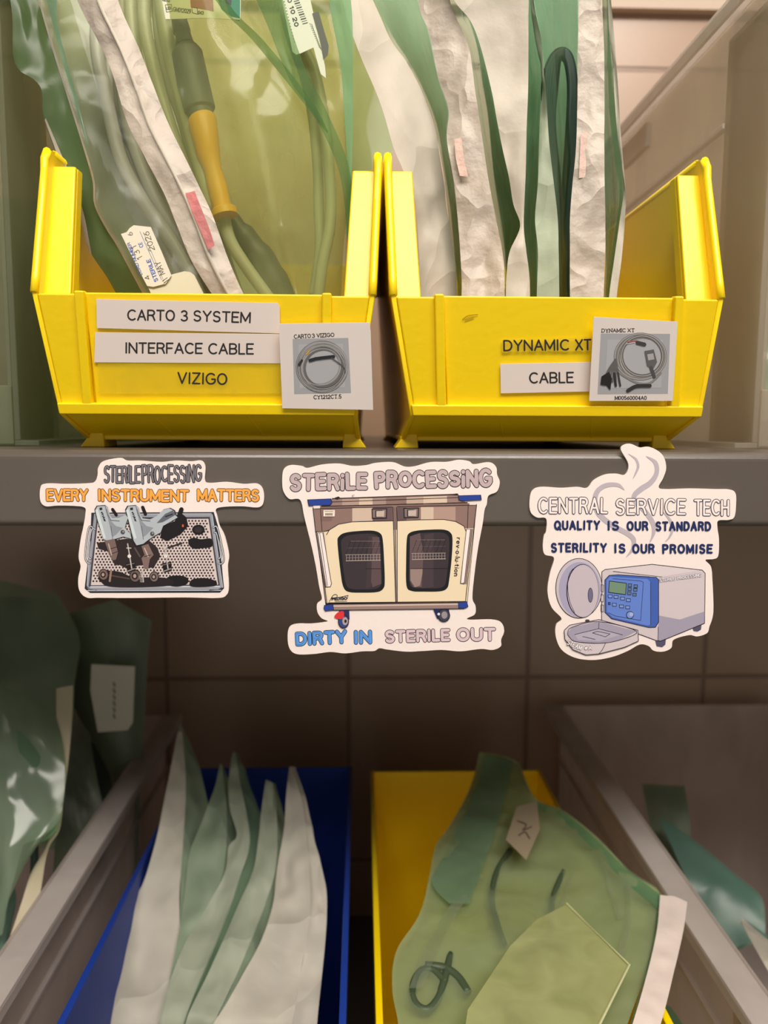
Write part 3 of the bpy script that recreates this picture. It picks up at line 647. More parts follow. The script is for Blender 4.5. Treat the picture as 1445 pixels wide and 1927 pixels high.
a.poly([(375,272),(400,264),(408,272),(390,282)], DK, 12); a.poly([(1060,252),(1100,246),(1104,256)], DK, 12); a.line([(482,276),(480,258),(492,256)], 3, (120,110,110), 12)
a.poly([(400,936),(462,936),(464,990),(440,1000),(410,980)], (40,44,90), 11)
a.disc(428, 1002, 33, DK, 12, ry=42); a.disc(428, 1002, 28, (52,70,130), 13, ry=36); a.disc(438, 1000, 17, (170,156,158), 14, ry=24); a.disc(440, 1000, 7, DK, 15, ry=10)
a.poly([(374,975),(390,952),(420,940),(432,952),(425,984),(395,986)], (214,52,56), 14, smooth=True)
a.poly([(958,930),(1050,930),(1056,960),(1040,990),(980,985)], (30,40,88), 11); a.disc(1020, 966, 38, DK, 12, ry=40); a.disc(1022, 966, 31, (60,64,84), 13, ry=34); a.disc(1024, 964, 18, (150,140,146), 14, ry=22); a.disc(990, 958, 8, (220,216,220), 15)
a.poly([(310,344),(378,344),(376,382),(310,382)], (236,222,206), 12)
for k in range(7): a.line([(324+k*6,362),(324+k*6,376)], 2.5 if k % 2 else 4, DK, 13, cap=False)
a.line([(318,352),(366,352)], 2.5, (90,80,80), 13)
word(a, 'rev*o*lu*tion', (1098,508), (1082,732), 24, 4.6, (40,36,44), 12, gap=.28)
word(a, 'PEDIGO', (360,876), (448,872), 13, 5, (36,34,48), 12, gap=.25); a.line([(345,884),(365,850),(382,842),(392,852),(376,866),(358,866)], 3, (36,34,48), 13, smooth=True); a.line([(400,860),(456,848)], 3, (36,34,48), 13); a.line([(456,848),(450,868)], 3, (36,34,48), 13); a.line([(378,884),(448,882)], 2.5, (60,56,66), 12)
a.build('cabinet_drawing', None, t2)
# ---- 3: tabletop steriliser with steam
t3, s3 = sticker('white die-cut magnet with steam wisps above CENTRAL SERVICE TECH and a small steriliser', (3.284, 980, 820),
 [(618,85),(640,55),(680,50),(735,72),(790,68),(850,95),(885,135),(898,200),(880,260),(852,318),(900,330),(1050,326),(1200,330),(1290,332),(1326,355),(1330,420),(1320,500),(1285,520),(1222,524),(1214,560),(1224,640),(1220,740),(1190,762),(1140,768),(1175,810),(1184,900),(1190,1050),(1185,1120),(1165,1180),(1150,1220),(1090,1240),(1040,1232),(945,1260),(930,1310),(880,1334),(820,1328),(790,1300),(735,1290),(660,1330),(560,1368),(440,1386),(330,1370),(250,1320),(216,1240),(218,1170),(252,1130),(190,1060),(165,960),(180,850),(205,755),(150,735),(136,690),(142,620),(156,590),(156,512),(100,505),(60,470),(54,400),(70,340),(125,316),(250,322),(350,316),(410,322),(450,275),(520,240),(590,234),(645,240),(665,175)], 700, 700)
a = Art(s3); SM = (184,174,184)
def taper(pts, ws, c, lv):
    q = catmull([Vector((p[0], p[1], 0)) for p in pts], 6); n = len(q); L = []; R = []
    for i, p in enumerate(q):
        d = q[min(i+1, n-1)]-q[max(i-1, 0)]; t = Vector((-d.y, d.x, 0)).normalized(); u = i/(n-1)*(len(ws)-1); k = min(int(u), len(ws)-2); w_ = ws[k]+(ws[k+1]-ws[k])*(u-k)
        L.append(p+t*w_/2); R.append(p-t*w_/2)
    for i in range(n-1): a.poly([(v.x, v.y) for v in (L[i], L[i+1], R[i+1], R[i])], c, lv)
taper([(664,112),(710,145),(724,190),(705,240),(690,268)], [2,14,16,10,1], SM, 3)
taper([(772,126),(830,165),(838,230),(800,290),(740,330),(700,370),(710,410),(770,470),(815,540),(820,600),(796,660)], [2,26,28,32,34,30,30,30,30,22,2], SM, 3)
taper([(640,336),(600,305),(530,305),(475,340),(458,400),(480,480),(560,550),(650,600),(695,640),(690,700),(648,752)], [2,24,28,30,32,34,32,30,30,22,1], SM, 3)
taper([(870,462),(920,520),(935,580),(915,630),(890,655)], [2,18,18,12,1], SM, 3)
a.build('steam_drawing', None, t3)
a = Art(s3)
for w_, x0, x1, y0 in (('CENTRAL', 112, 530, 474), ('SERVICE', 590, 1012, 482), ('TECH', 1075, 1280, 486)):
    word(a, w_, (x0, y0), (x1, y0+2), 88, 12, (240,226,222), 5, (36,38,74), 4, gap=.26, cw=.85, wobble=.015)
a.build('lettering', None, t3, label='white outlined lettering')
a = Art(s3); NV = (32,44,92)
for w_, x0, x1, y0 in (('QUALITY', 210, 482, 576), ('IS', 538, 600, 578), ('OUR', 658, 780, 580), ('STANDARD', 836, 1168, 582), ('STERILITY', 190, 524, 714), ('IS', 580, 640, 718), ('OUR', 692, 820, 720), ('PROMISE', 878, 1178, 722)):
    word(a, w_, (x0, y0), (x1, y0+1), 48, 13, NV, 7, gap=.34, cw=.8, wobble=.025)
a.build('lettering', None, t3, label='navy capital lettering')
a = Art(s3); LG = (205,192,198); MG = (160,152,172); OL = (34,30,44)
def op(pts, c, lv, w=4, smooth=False): a.poly(pts, c, lv, smooth=smooth); a.line(pts, w, OL, lv+1, smooth=smooth, closed=True, cap=not smooth)
op([(500,840),(520,826),(810,794),(1120,830),(1138,850),(1134,1158),(860,1270),(840,1266),(498,1140)], LG, 4)
a.poly([(850,1110),(980,1135),(1134,1085),(1132,1156),(862,1266),(846,1262)], MG, 5)
a.poly([(530,828),(810,798),(1110,832),(870,872),(840,876)], (214,202,206), 5); a.line([(570,838),(840,868),(870,872)], 3, OL, 6); a.line([(848,1180),(846,1262)], 3, OL, 6)
a.poly([(830,1268),(896,1244),(892,1290),(872,1306),(838,1300)], (84,80,104), 4); a.poly([(1060,1188),(1116,1168),(1112,1198),(1090,1210),(1066,1206)], (84,80,104), 3)
op([(518,890),(545,862),(600,858),(835,874),(850,890),(850,1150),(830,1182),(790,1184),(560,1130),(518,1090)], (66,96,176), 7)
a.poly([(528,892),(548,870),(780,884),(800,905),(800,1166),(780,1172),(566,1122),(530,1088)], (98,128,206), 9); a.line([(800,905),(800,1166)], 3, OL, 10); a.line([(755,905),(738,1140)], 3, (40,52,110), 10); a.line([(566,882),(740,896),(755,905)], 3, (40,52,110), 10); a.line([(540,1092),(580,1112),(738,1140)], 3, (40,52,110), 10)
op([(545,896),(650,910),(645,980),(540,966)], (112,140,118), 11, 4)
for x, y in ((672,922),(708,928),(670,946),(705,950),(668,972),(700,980)): op([(x-11,y-9),(x+11,y-8),(x+10,y+10),(x-11,y+9)], (92,116,150), 11, 3)
for x, y in ((550,990),(586,994),(626,1004),(662,1014),(576,1042),(620,1052),(658,1058)): op([(x-13,y-9),(x+13,y-8),(x+12,y+10),(x-12,y+9)], (120,146,212), 11, 3)
op([(538,1028),(550,1028),(550,1042),(538,1042)], (70,80,130), 11, 3)
a.disc(672, 1106, 24, OL, 12); a.disc(672, 1106, 20, (120,146,212), 13); a.disc(680, 1102, 13, (160,176,216), 14)
# round door
for k in range(3): op([(494,920+k*62),(510,922+k*62),(508,965+k*62),(494,960+k*62)], LG, 5, 3)
a.disc(358, 942, 145, OL, 5, ry=186, n=40); a.disc(358, 942, 141, (196,184,194), 6, ry=182, n=40); a.disc(362, 950, 128, (164,158,186), 7, ry=170, n=40); a.disc(380, 958, 100, OL, 8, ry=166, n=36)
a.disc(382, 958, 96, (192,180,190), 9, ry=162, n=36); a.disc(428, 984, 16, OL, 10, ry=46, n=20); a.disc(428, 984, 13, (110,106,134), 11, ry=42, n=20); a.line([(322,820),(296,860),(288,930),(300,1020),(330,1090)], 3, OL, 10, smooth=True)
a.disc(410,1142,14,(70,70,80),5,ry=8)
# open drawer tray
op([(266,1200),(300,1168),(480,1134),(720,1200),(724,1266),(640,1304),(480,1346),(400,1352),(320,1320),(270,1256)], LG, 13)
a.poly([(288,1212),(318,1180),(480,1146),(712,1206),(600,1262),(480,1280),(340,1270),(296,1240)], MG, 15); a.line([(288,1212),(318,1180),(480,1146),(712,1206),(600,1262),(480,1280),(340,1270),(296,1240)], 3.5, OL, 16, smooth=True, closed=True)
a.poly([(330,1224),(478,1190),(620,1226),(480,1268),(350,1258)], (176,168,186), 16); a.line([(480,1150),(478,1190)], 3, OL, 17); a.line([(330,1226),(478,1190),(625,1228)], 3, OL, 17); a.line([(440,1216),(470,1206),(548,1222),(520,1240),(440,1216)], 3, OL, 17); a.line([(380,1238),(456,1256)], 3, OL, 17)
a.line([(520,1280),(500,1320),(480,1344)], 3, OL, 17, smooth=True)
word(a, 'STEAM', (282,1284), (366,1322), 26, 5, (238,230,232), 18, (60,56,76), 1.6, gap=.3); word(a, '#A', (392,1320), (434,1318), 20, 4.5, (238,230,232), 18, (60,56,76), 1.6, gap=.3)
word(a, 'STERILE', (858,902), (948,890), 17, 4, (236,228,232), 8, (80,76,100), 1.5, gap=.3); word(a, 'PROCESSING', (966,888), (1112,868), 17, 4, (236,228,232), 8, (80,76,100), 1.5, gap=.28)
a.build('steriliser_drawing', None, t3)
# ================================================================ labels and picture cards stuck to the bins
def panel_surf(tf, d=.0002):
    o = Vector((0, Lt[0], Lt[1])); v = Vector((0, Bt[0]-Lt[0], Bt[1]-Lt[1])); n = Vector((0, v.z, -v.y)); n = n if n.y < 0 else -n
    n.normalize(); return Surf(o+n*d, n, tf)
paper_label = mat('label_paper', (236, 222, 216), .5)
INK = (52, 52, 54)
K3 = (1.953, 0, 520)
sL = panel_surf(K3, .0010)
def tape(parent, pts, surf, material=paper_label, name='label_tape', label=None, thick=.0003, lift=0):
    return solid(surf, pts, material, thick, name, parent, lift=lift, smooth=False)
def print_(parent, surf, items, name='lettering', level=1):
    a = Art(surf)
    for (txt, p0, p1, h, w_) in items: word(a, txt, p0, p1, h, w_, INK, level, gap=.24)
    return a.build(name, None, parent)
lab = tape(binL, [(354,84),(1020,98),(1028,110),(1028,210),(356,190)], sL)
print_(lab, sL, [('CARTO', (470,160), (640,162), 36, 6.2), ('3', (666,163), (688,163), 36, 6.2), ('SYSTEM', (712,163), (918,170), 36, 6.2)])
lab = tape(binL, [(350,206),(1030,212),(1032,320),(346,316)], sL)
print_(lab, sL, [('INTERFACE', (462,281), (742,283), 36, 6.2), ('CABLE', (768,284), (930,285), 36, 6.2)])
clear_tape = see('clear_label_tape', (255, 255, 250), (245, 225, 60), .25, rough=.2, bump=.02)
lab = tape(binL, [(360,320),(1032,322),(1034,430),(362,430)], sL, clear_tape, label='clear label tape')
print_(lab, sL, [('VIZIGO', (654,392), (832,397), 38, 6.2)])
# picture cards
def card(parent, surf, pts, photo, items, ringf):
    c = tape(parent, pts, surf, mat('card_white', (232, 222, 218), .42), 'picture_card', lift=.0012)
    a = Art(surf, 1); off = .0012/LV
    a.poly(photo, (172, 172, 178), off+1); cx = sum(p[0] for p in photo)/4; cy = sum(p[1] for p in photo)/4
    a.poly([(cx+(x-cx)*.8, cy+(y-cy)*.8) for x, y in photo], (182,182,188), off+2)
    ringf(a, off+3); a.build('cable_photo', None, c)
    a = Art(surf)
    for (txt, p0, p1, h, w_) in items: word(a, txt, p0, p1, h, w_, (58,54,56), off+1, gap=.24, serif=.13)
    a.build('lettering', None, c)
def ellp(cx, cy, rx, ry, a0=0, a1=360, n=30, rot=0):
    r = math.radians(rot); o = []
    for (x, y) in arc(0, 0, rx, ry, a0, a1, n): o.append((cx+x*math.cos(r)-y*math.sin(r), cy+x*math.sin(r)+y*math.cos(r)))
    return o
def ring1(a, l):
    g = [(112,110,112),(150,148,150),(128,126,128),(98,96,98),(140,138,140)]
    for k, (dx, dy, rx, ry) in enumerate(((0,0,92,92),(4,-3,88,86),(-2,4,82,84),(3,2,78,78),(0,-4,72,76),(5,3,68,70),(-3,0,64,72))):
        a.line(ellp(1184+dx, 330+dy, rx, ry, rot=10*k), 9, g[k % 5], l+k*.5)
        a.line(ellp(1184+dx, 330+dy, rx+1, ry+1, rot=10*k), 1.6, (190,188,190), l+k*.5+.3)
    a.line([(1140,306),(1160,300),(1190,296),(1226,292)], 12, (46,50,56), l+6); a.line([(1100,322),(1110,306)], 9, (60,60,62), l+6); a.line([(1128,282),(1136,272)], 7, (206,160,70), l+6)
    a.line([(1220,298),(1262,330),(1268,350)], 4, (90,90,92), l+6, smooth=True)
card(binL, panel_surf(K3, .0030), [(1026,172),(1358,168),(1362,200),(1371,488),(1038,482)], [(1076,228),(1280,224),(1290,426),(1082,430)],
     [('CARTO', (1082,226), (1142,223), 13, 2.7), ('3', (1148,223), (1157,222), 13, 2.7), ('VIZIGO', (1165,222), (1228,219), 13, 2.7), ('CY1212CT.5', (1154,448), (1254,445), 13, 2.7)], ring1)
K4 = (1.9396, 700, 520)
sR = panel_surf(K4, .0010)
lab = tape(binR, [(474,232),(806,222),(806,272),(474,276)], sR, clear_tape, label='clear label tape')
print_(lab, sR, [('DYNAMIC', (482,271), (718,268), 36, 6.2), ('XT', (744,268), (798,267), 36, 6.2)])
lab = tape(binR, [(468,320),(800,313),(802,420),(470,427)], sR)
print_(lab, sR, [('CABLE', (576,389), (734,387), 36, 6.2)])
def ring2(a, l):
    for k, (dx, dy, rx, ry) in enumerate(((0,0,86,80),(4,2,80,76),(-4,-2,92,82),(2,-4,74,72))):
        a.line(ellp(980+dx, 292+dy, rx, ry, rot=-12+6*k), 10, ((118,116,116),(150,148,148),(132,130,130),(108,106,106))[k], l+k*.5)
        a.line(ellp(980+dx, 292+dy, rx+1, ry+1, rot=-12+6*k), 2, (196,192,192), l+k*.5+.3)
    a.line([(930,236),(960,232),(985,240)], 4, (176,110,110), l+4); a.line([(925,244),(955,238)], 2.5, (226,200,200), l+4.3)
    a.line([(965,240),(990,246)], 14, (70,70,72), l+4); a.poly([(990,270),(1024,264),(1036,310),(1022,336),(1000,324)], (104,102,104), l+5); a.poly([(1000,282),(1022,278),(1026,300),(1004,304)], (176,174,176), l+5.5)
    a.line([(1014,330),(1026,364)], 12, (84,82,84), l+5)
    for k in range(6): a.line([(885,300),(858+k*7,340),(838+k*12,392-(k % 2)*10)], 6, (104,102,104), l+4+.1*k, smooth=True)
    a.poly([(834,362),(862,345),(872,370),(866,412),(852,396),(830,392)], (44,42,44), l+5); a.line([(880,352),(886,396)], 9, (56,54,56), l+5); a.line([(894,350),(902,396)], 7, (66,64,66), l+5)
    a.line([(900,350),(960,384),(1010,386),(1050,350)], 7, (140,138,138), l+3, smooth=True); a.line([(930,414),(960,398),(1010,396)], 13, (60,58,60), l+5, smooth=True)
card(binR, panel_surf(K4, .0030), [(806,146),(1112,164),(1094,452),(790,452)], [(832,206),(1084,208),(1076,426),(820,428)],
     [('DYNAMIC', (836,202), (922,201), 12, 2.6), ('XT', (930,201), (954,201), 12, 2.6), ('M00560004A0', (884,447), (998,447), 12, 2.6)], ring2)
# scuff on the right bin
a = Art(panel_surf(K4, .0004)); a.line([(330,158),(350,144),(385,140)], 3, (176,140,20), 1, smooth=True); a.line([(340,160),(370,150)], 5, (196,160,10), 1); a.build('scuff', None, binR)
# ================================================================ sterilisation pouches
film = see('green_pouch_film', (212, 226, 205), (160, 192, 164), .42, rough=.2, bump=.6, bscale=38, trans=.5)
film_lt = see('pale_green_pouch_film', (242, 243, 234), (200, 210, 194), .20, rough=.16, bump=.7, bscale=42, trans=.4)
film_yl = see('clear_green_pouch_film', (238, 239, 208), (182, 194, 136), .32, rough=.14, bump=.8, bscale=26, trans=.45)
film_dk = see('deep_green_pouch_film', (170, 192, 168), (122, 156, 128), .58, rough=.2, bump=.6, bscale=36, trans=.3)
film_seam = see('green_seal_film', (195, 216, 190), (140, 184, 150), .52, rough=.2, bump=.5, bscale=50, trans=.5)
film_olive = see('olive_green_film', (150, 165, 118), (112, 140, 98), .50, rough=.22, bump=.5, bscale=40, trans=.4)
film_soft = see('soft_fold_film', (205, 222, 190), (130, 172, 124), .36, rough=.18, bump=.5, bscale=50, trans=.5)
film_mint = see('mint_pouch_film', (180, 222, 180), (168, 214, 172), .66, rough=.18, bump=.6, bscale=50, trans=.5)
paper = mat('pouch_paper', (186, 177, 163), .58, bump=.25, bscale=120, detail=5, crease=.55, cscale=24, var=.05, vscale=20)
paper_seal = mat('pouch_paper_seal', (184, 172, 160), .5, bump=.4, bscale=200, detail=6, var=.06, vscale=45, crease=.4, cscale=45)
paper_dim = mat('pouch_paper_green_cast', (166, 176, 152), .6, bump=.3, bscale=90, crease=.5, cscale=30, var=.08)
pink = mat('pink_indicator', (190, 112, 112), .6, bump=.5, bscale=200, var=.08)
pink_lt = mat('pale_pink_indicator', (206, 176, 164), .6, bump=.5, bscale=200)
grey_cable = mat('grey_cable', (176, 176, 162), .42)
olive_cable = mat('grey_cable_pale', (168, 172, 150), .45)
dkgrey = mat('dark_grey_connector', (78, 80, 84), .5, bump=.1, bscale=200)
ylsleeve = mat('amber_connector_sleeve', (222, 168, 22), .42)
black_rub = mat('black_cable_boot', (52, 50, 38), .5)
def C(pts, y0, y1):
    """(px,py) list -> (px,py,Y) with the depth running from y0 to y1"""
    n = len(pts)-1; return [(p[0], p[1], p[2] if len(p) > 2 else y0+(y1-y0)*i/n) for i, p in enumerate(pts)]
def pouch(label, cx, cy, Y, group): return thing('sterilization_pouch', label, 'pouch', P(cx, cy, Y), group)
GL, GR = 'green film pouches in the left yellow bin', 'paper and film pouches in the right yellow bin'
ZB = 640
# ---- left bin -------------------------------------------------
A_L = [(5,-80),(22,20),(24,80),(26,112),(38,134),(62,148),(78,168),(80,205),(86,235),(110,300),(132,356),(150,410),(166,468),(200,520),(235,580),(270,ZB)]
A_R = [(40,-80),(72,0),(84,40),(100,95),(130,190),(155,270),(175,340),(178,385),(200,430),(222,465),(265,545),(300,610),(320,ZB)]
t = pouch('leftmost green film pouch in the left yellow bin with a wavy left edge', 200, 700, .42, GL)
sheet('film', [C(A_L, .385, .385), C(A_R, .392, .375)], film_olive, t, rows=90, cols=10, amp=.0016, freq=55, seed=1)
sheet('paper_back', [C([(x+4, y) for x, y in A_L], .40, .392), C([(x+60, y) for x, y in A_R], .43, .41)], see('thin_pouch_paper', (190, 195, 150), (160, 165, 118), .35, rough=.5, bump=.3), t, rows=70, cols=8, amp=.001, seed=2)
e1 = [(84,226),(108,292),(128,348),(148,400),(160,450),(168,476)]
sheet('seal_edge', [C(e1, .384, .383), C([(86,222),(118,296),(141,350),(158,404),(167,450),(172,478)], .383, .382)], paper, t, rows=30, cols=2, amp=.0003, label='pale paper edge')
sheet('side_seam', [C([(66,-60),(82,-20),(98,40),(116,110),(140,190),(164,272)], .384, .378), C([(90,-60),(106,-20),(108,40),(124,110),(146,190),(166,272)], .384, .378)], film_dk, t, rows=30, cols=3, amp=.0004)
sheet('edge_strip', [C([(x-1, y) for x, y in A_R], .391, .374), C([(x+3, y) for x, y in A_R], .390, .373)], paper, t, rows=70, cols=1, amp=.0002, label='thin white edge')
# ---- cable pouch
B_L = [(x+2, y) for x, y in A_R]
SL = [(128,-80),(145,0),(190,88),(212,140),(240,232),(275,300),(312,372),(335,430),(360,490),(398,552),(430,600),(455,ZB)]
SR = [(205,-80),(222,0),(262,92),(290,165),(318,235),(345,290),(372,345),(400,405),(430,488),(458,552),(490,600),(510,ZB)]
t = pouch('pale film pouch of grey cable with a white tag, left yellow bin', 320, 700, .43, GL)
sheet('film', [C(B_L, .392, .372), C([(x+20, y) for x, y in SL], .398, .368)], film_lt, t, rows=90, cols=12, amp=.0016, freq=50, seed=4)
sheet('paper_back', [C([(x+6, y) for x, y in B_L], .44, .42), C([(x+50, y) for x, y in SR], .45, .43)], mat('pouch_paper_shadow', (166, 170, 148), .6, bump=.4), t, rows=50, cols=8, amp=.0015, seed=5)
# tag at the foot with the load number print
KT = (5.16, 180, 400)
def pan(Y, tf, tilt=0): return Surf((0, Y, P(300, 500, Y).z), (0, -1, tilt), tf)
sT = pan(.3655, KT)
tg = solid(sT, [(245,208),(300,190),(330,150),(370,122),(430,130),(535,140),(640,380),(735,610),(680,690),(560,722),(500,712),(420,560)], mat('tag_paper', (222,214,196), .5, bump=.1), .0003, 'load_tag', t, smooth=False)
a = Art(sT); BI = (60,90,170); GI = (84,84,76)
word(a, 'LOAD NUMBER', (452,602), (330,290), 26, 6, BI, 1, gap=.22); word(a, '131', (455,436), (390,316), 52, 6, GI, 1, gap=.5); word(a, '6', (362,212), (344,186), 42, 6, GI, 1)
word(a, '4', (530,640), (512,606), 44, 6, GI, 1); word(a, 'STERILE', (606,662), (526,452), 34, 8, BI, 1, gap=.22)
word(a, 'CE', (462,330), (446,288), 34, 6, BI, 1, gap=.3); word(a, '11', (712,655), (694,630), 58, 6, GI, 1, gap=.6); word(a, 'MAY', (672,590), (622,470), 56, 6, GI, 1, gap=.2); word(a, '2026', (574,360), (512,180), 54, 6, GI, 1, gap=.2)
a.line([(640,655),(430,185)], 4, BI, 1); a.line([(655,650),(462,190)], 3, GI, 1)
a.build('lettering', None, tg)
solid(pan(.3665, KT), [(500,708),(660,700),(735,602),(860,570),(920,578),(960,610),(1060,810),(1140,980),(640,1000)], mat('tag_cream', (214,208,180), .5), .0003, 'blank_tag', t, smooth=False)
# ---- connector pouch, with the crimped paper seal
t = pouch('wide green film pouch with crimped white seal and pink stripe, left yellow bin', 520, 700, .44, GL)
sheet('paper_seal', [C(SL, .372, .362), C([((a_[0]+b_[0])/2, (a_[1]+b_[1])/2) for a_, b_ in zip(SL, SR)], .369, .360), C(SR, .373, .362)], paper_seal, t, rows=110, cols=7, amp=.0007, freq=120, seed=6, label='crimped white paper seal')
mid = [((a_[0]+b_[0])/2, (a_[1]+b_[1])/2) for a_, b_ in zip(SL, SR)]
sheet('seal_ridge', [C([(x-2, y) for x, y in mid[:10]], .3685, .3605), C([(x+1, y) for x, y in mid[:10]], .3680, .3600), C([(x+4, y) for x, y in mid[:10]], .3685, .3605)], paper, t, rows=60, cols=1, amp=.0003, freq=100)
sheet('indicator_stripe', [C([(349,364),(362,400),(376,432),(392,470)], .3625, .3600), C([(366,359),(380,395),(393,428),(404,462)], .3622, .3598)], pink, t, rows=20, cols=3, amp=.0003, freq=100, label='pink indicator stripe')
FR = [(628,-80),(640,0),(650,60),(658,130),(663,200),(664,290),(662,380),(655,460),(650,560),(645,ZB)]
sheet('film', [C([(x-4, y) for x, y in SR], .378, .368), C([(330,-80),(400,60),(440,180),(480,300),(520,400),(540,480),(560,560),(570,ZB)], .366, .364), C(FR, .39, .38)], film_yl, t, rows=100, cols=14, amp=.0022, freq=38, seed=8)
sheet('film_back', [C([(x+20, y) for x, y in SR], .47, .44), C([(440,-80),(460,100),(500,300),(520,460),(540,ZB)], .50, .47), C([(x-8, y) for x, y in FR], .47, .45)], see('pouch_back_film', (225, 228, 170), (150, 160, 92), .45, rough=.4, bump=.4, trans=.3), t, rows=60, cols=10, amp=.002, seed=9)
sheet('film_fold', [C([(380,-40),(420,20),(470,70),(520,130),(580,205),(615,250)], .362, .372), C([(400,-50),(440,20),(490,70),(545,135),(596,205),(618,250)], .360, .372)], film_soft, t, rows=40, cols=4, amp=.0008, freq=60, seed=3, label='darker green fold')
sheet('film_fold', [C([(455,-60),(500,40),(545,150),(590,215),(640,330),(655,480)], .366, .376), C([(520,-60),(540,30),(575,130),(615,210),(660,330),(660,480)], .364, .376)], film_soft, t, rows=40, cols=5, amp=.001, freq=50, seed=13)
sheet('side_seam', [C([(612,-80),(622,20),(640,120),(648,220),(654,330),(650,440)], .371, .380), C([(650,-80),(662,20),(664,120),(664,220),(662,330),(656,440)], .370, .378)], film_mint, t, rows=60, cols=4, amp=.0008, seed=11, label='bright mint side seal')
tb = pouch('pale green film pouch standing behind, in the gap between the two yellow bins', 690, 640, .62, GL)
sheet('film', [C([(625,-80),(640,60),(645,180),(650,300),(655,420),(660,560)], .56, .55), C([(690,-80),(715,60),(712,140),(690,230),(700,300),(702,420),(700,560)], .57, .56)], film_yl, tb, rows=50, cols=8, amp=.002, seed=17)
sheet('paper_back', [C([(630,-80),(645,60),(650,180),(655,300),(658,420),(660,560)], .59, .58), C([(700,-80),(735,80),(745,200),(735,330),(730,420),(725,560)], .60, .59)], mat('pouch_inner_sage', (158,166,128), .6, bump=.3), tb, rows=50, cols=6, amp=.002, seed=18)
# printed labels on it
K0 = (3.8026, 280, 0)
sP = pan(.371, K0)
lb = solid(sP, [(70,-120),(660,-120),(655,142),(400,128),(120,138)], mat('tag_paper2', (205,205,180), .5), .0003, 'product_label', t, smooth=False)
a = Art(sP); a.poly([(290,-120),(450,-120),(465,84),(400,70),(300,52)], (150,84,72), 1); a.poly([(460,-100),(655,-110),(652,132),(590,118),(520,70)], (52,120,90), 1); a.poly([(500,-100),(600,-100),(590,40),(540,20)], (60,70,66), 2)
a.line([(118,36),(162,32),(166,82),(126,86)], 4, (70,70,60), 1, closed=True); word(a, 'UDI', (128,70), (158,66), 18, 4, (70,70,60), 2, gap=.2); word(a, 'GM012029', (172,80), (298,96), 28, 6, (80,80,68), 1, gap=.25)
a.line([(308,52),(346,56),(350,102),(312,92)], 4, (60,56,50), 2, closed=True); word(a, '043', (352,100), (390,104), 22, 5, (60,56,50), 2, gap=.25); word(a, '5202', (96,4), (150,14), 22, 5, (80,80,68), 1, gap=.2)
a.build('lettering', None, lb)
lb = solid(pan(.3725, K0), [(930,-100),(1130,-120),(1260,470),(1268,560),(1230,530),(1178,340),(1090,380),(1056,392),(1028,370)], mat('tag_paper3', (196,202,176), .5), .0003, 'barcode_label', t, smooth=False)
a = Art(pan(.3725, K0)); D2 = (52,62,50)
for k in range(13):
    x = 1025+k*6.2; y = -20+k*16; a.line([(x, y), (x+38, y-10)], (9, 4, 6, 10, 4)[k % 5], D2, 1, cap=False)
word(a, '10 20', (1008,52), (1046,190), 26, 8, D2, 1, gap=.3); word(a, '30', (980,-30), (1000,20), 26, 7, D2, 1, gap=.3)
for k in range(14): a.line([(966+k*5.6, 10+k*22), (972+k*5.6, 16+k*22)], 6, (96,104,84), 1, cap=False)
for k in range(12): a.line([(1150+k*6, 170+k*15), (1168+k*5, 176+k*15), (1172+k*6, 196+k*15)], 4, (96,108,90), 1)
a.build('lettering', None, lb)
solid(pan(.3722, K0), [(1170,95),(1215,82),(1260,240),(1288,330),(1280,395),(1250,425),(1225,290)], mat('dark_patch', (62,66,46), .5), .0002, 'dark_print_block', t, smooth=False)
# ---- cables lying inside
def cable(mb, pts, r, Y0, Y1, n=12, **k):
    mb.tube(catmull([P(*q) for q in C(pts, Y0, Y1)], 6), r, n=n, **k)
t = thing('cable_coil', 'coil of thick pale grey cable seen through the pouch left of the white seal', 'cable', P(300, 600, .42))
mb = MB()
for pts, r, a_, b_ in (([(195,-60),(182,60),(186,120),(196,160),(205,210),(228,300),(270,380),(320,450),(360,520),(400,600)], .0034, .412, .400),
    ([(215,-60),(206,60),(204,170),(222,250),(262,330),(300,420),(332,500),(372,590)], .0030, .420, .408),
    ([(235,-60),(230,80),(232,180),(250,270),(285,360),(330,440),(372,510),(420,600)], .0034, .416, .404),
    ([(245,-60),(248,40),(262,130),(285,220),(320,320),(360,420),(400,520),(430,600)], .0032, .407, .392),
    ([(200,-60),(240,60),(262,110),(262,200),(262,260),(290,380),(330,470),(350,560)], .0024, .426, .412),
    ([(275,-60),(272,40),(290,130),(318,230),(350,320),(392,420),(425,520),(450,600)], .0032, .400, .388),
    ([(296,-60),(300,60),(318,150),(345,230),(372,330),(405,420),(432,510),(462,590)], .0030, .404, .392)):
    cable(mb, pts, r, a_, b_)
mb.build('grey_cable', grey_cable, t, smooth=True)
t = thing('connector_cable', 'grey cable with dark connector and amber sleeve inside the wide green pouch', 'cable', P(470, 600, .40))
mb = MB(); cable(mb, [(305,-80),(306,20),(322,110),(345,190),(372,290),(402,400)], .0038, .394, .384); cable(mb, [(555,-60),(560,60),(590,130),(607,210),(617,290),(622,370),(620,430),(606,500),(598,570),(590,630)], .0028, .392, .384)
cable(mb, [(520,-60),(545,60),(575,150),(590,230),(598,320),(600,400),(602,470),(590,560)], .0026, .400, .392); mb.build('cable', olive_cable, t, smooth=True)
def rod(name, pts, rs, material, Y0, Y1, **k):
    mb = MB(); c = C(pts, Y0, Y1); mb.tube([P(*q) for q in c], rs, n=20); return mb.build(name, material, t, smooth=False, bevel=.0003)
rod('strain_relief', [(336,30),(342,60),(344,64),(348,84),(349,86),(352,98)], [.0034,.0042,.0036,.0044,.0036,.0046], dkgrey, .386, .385)
rod('connector_body', [(350,96),(352,100),(364,160),(376,206),(377,212),(380,224)], [.0060,.0072,.0076,.0074,.0060,.0058], dkgrey, .385, .383)
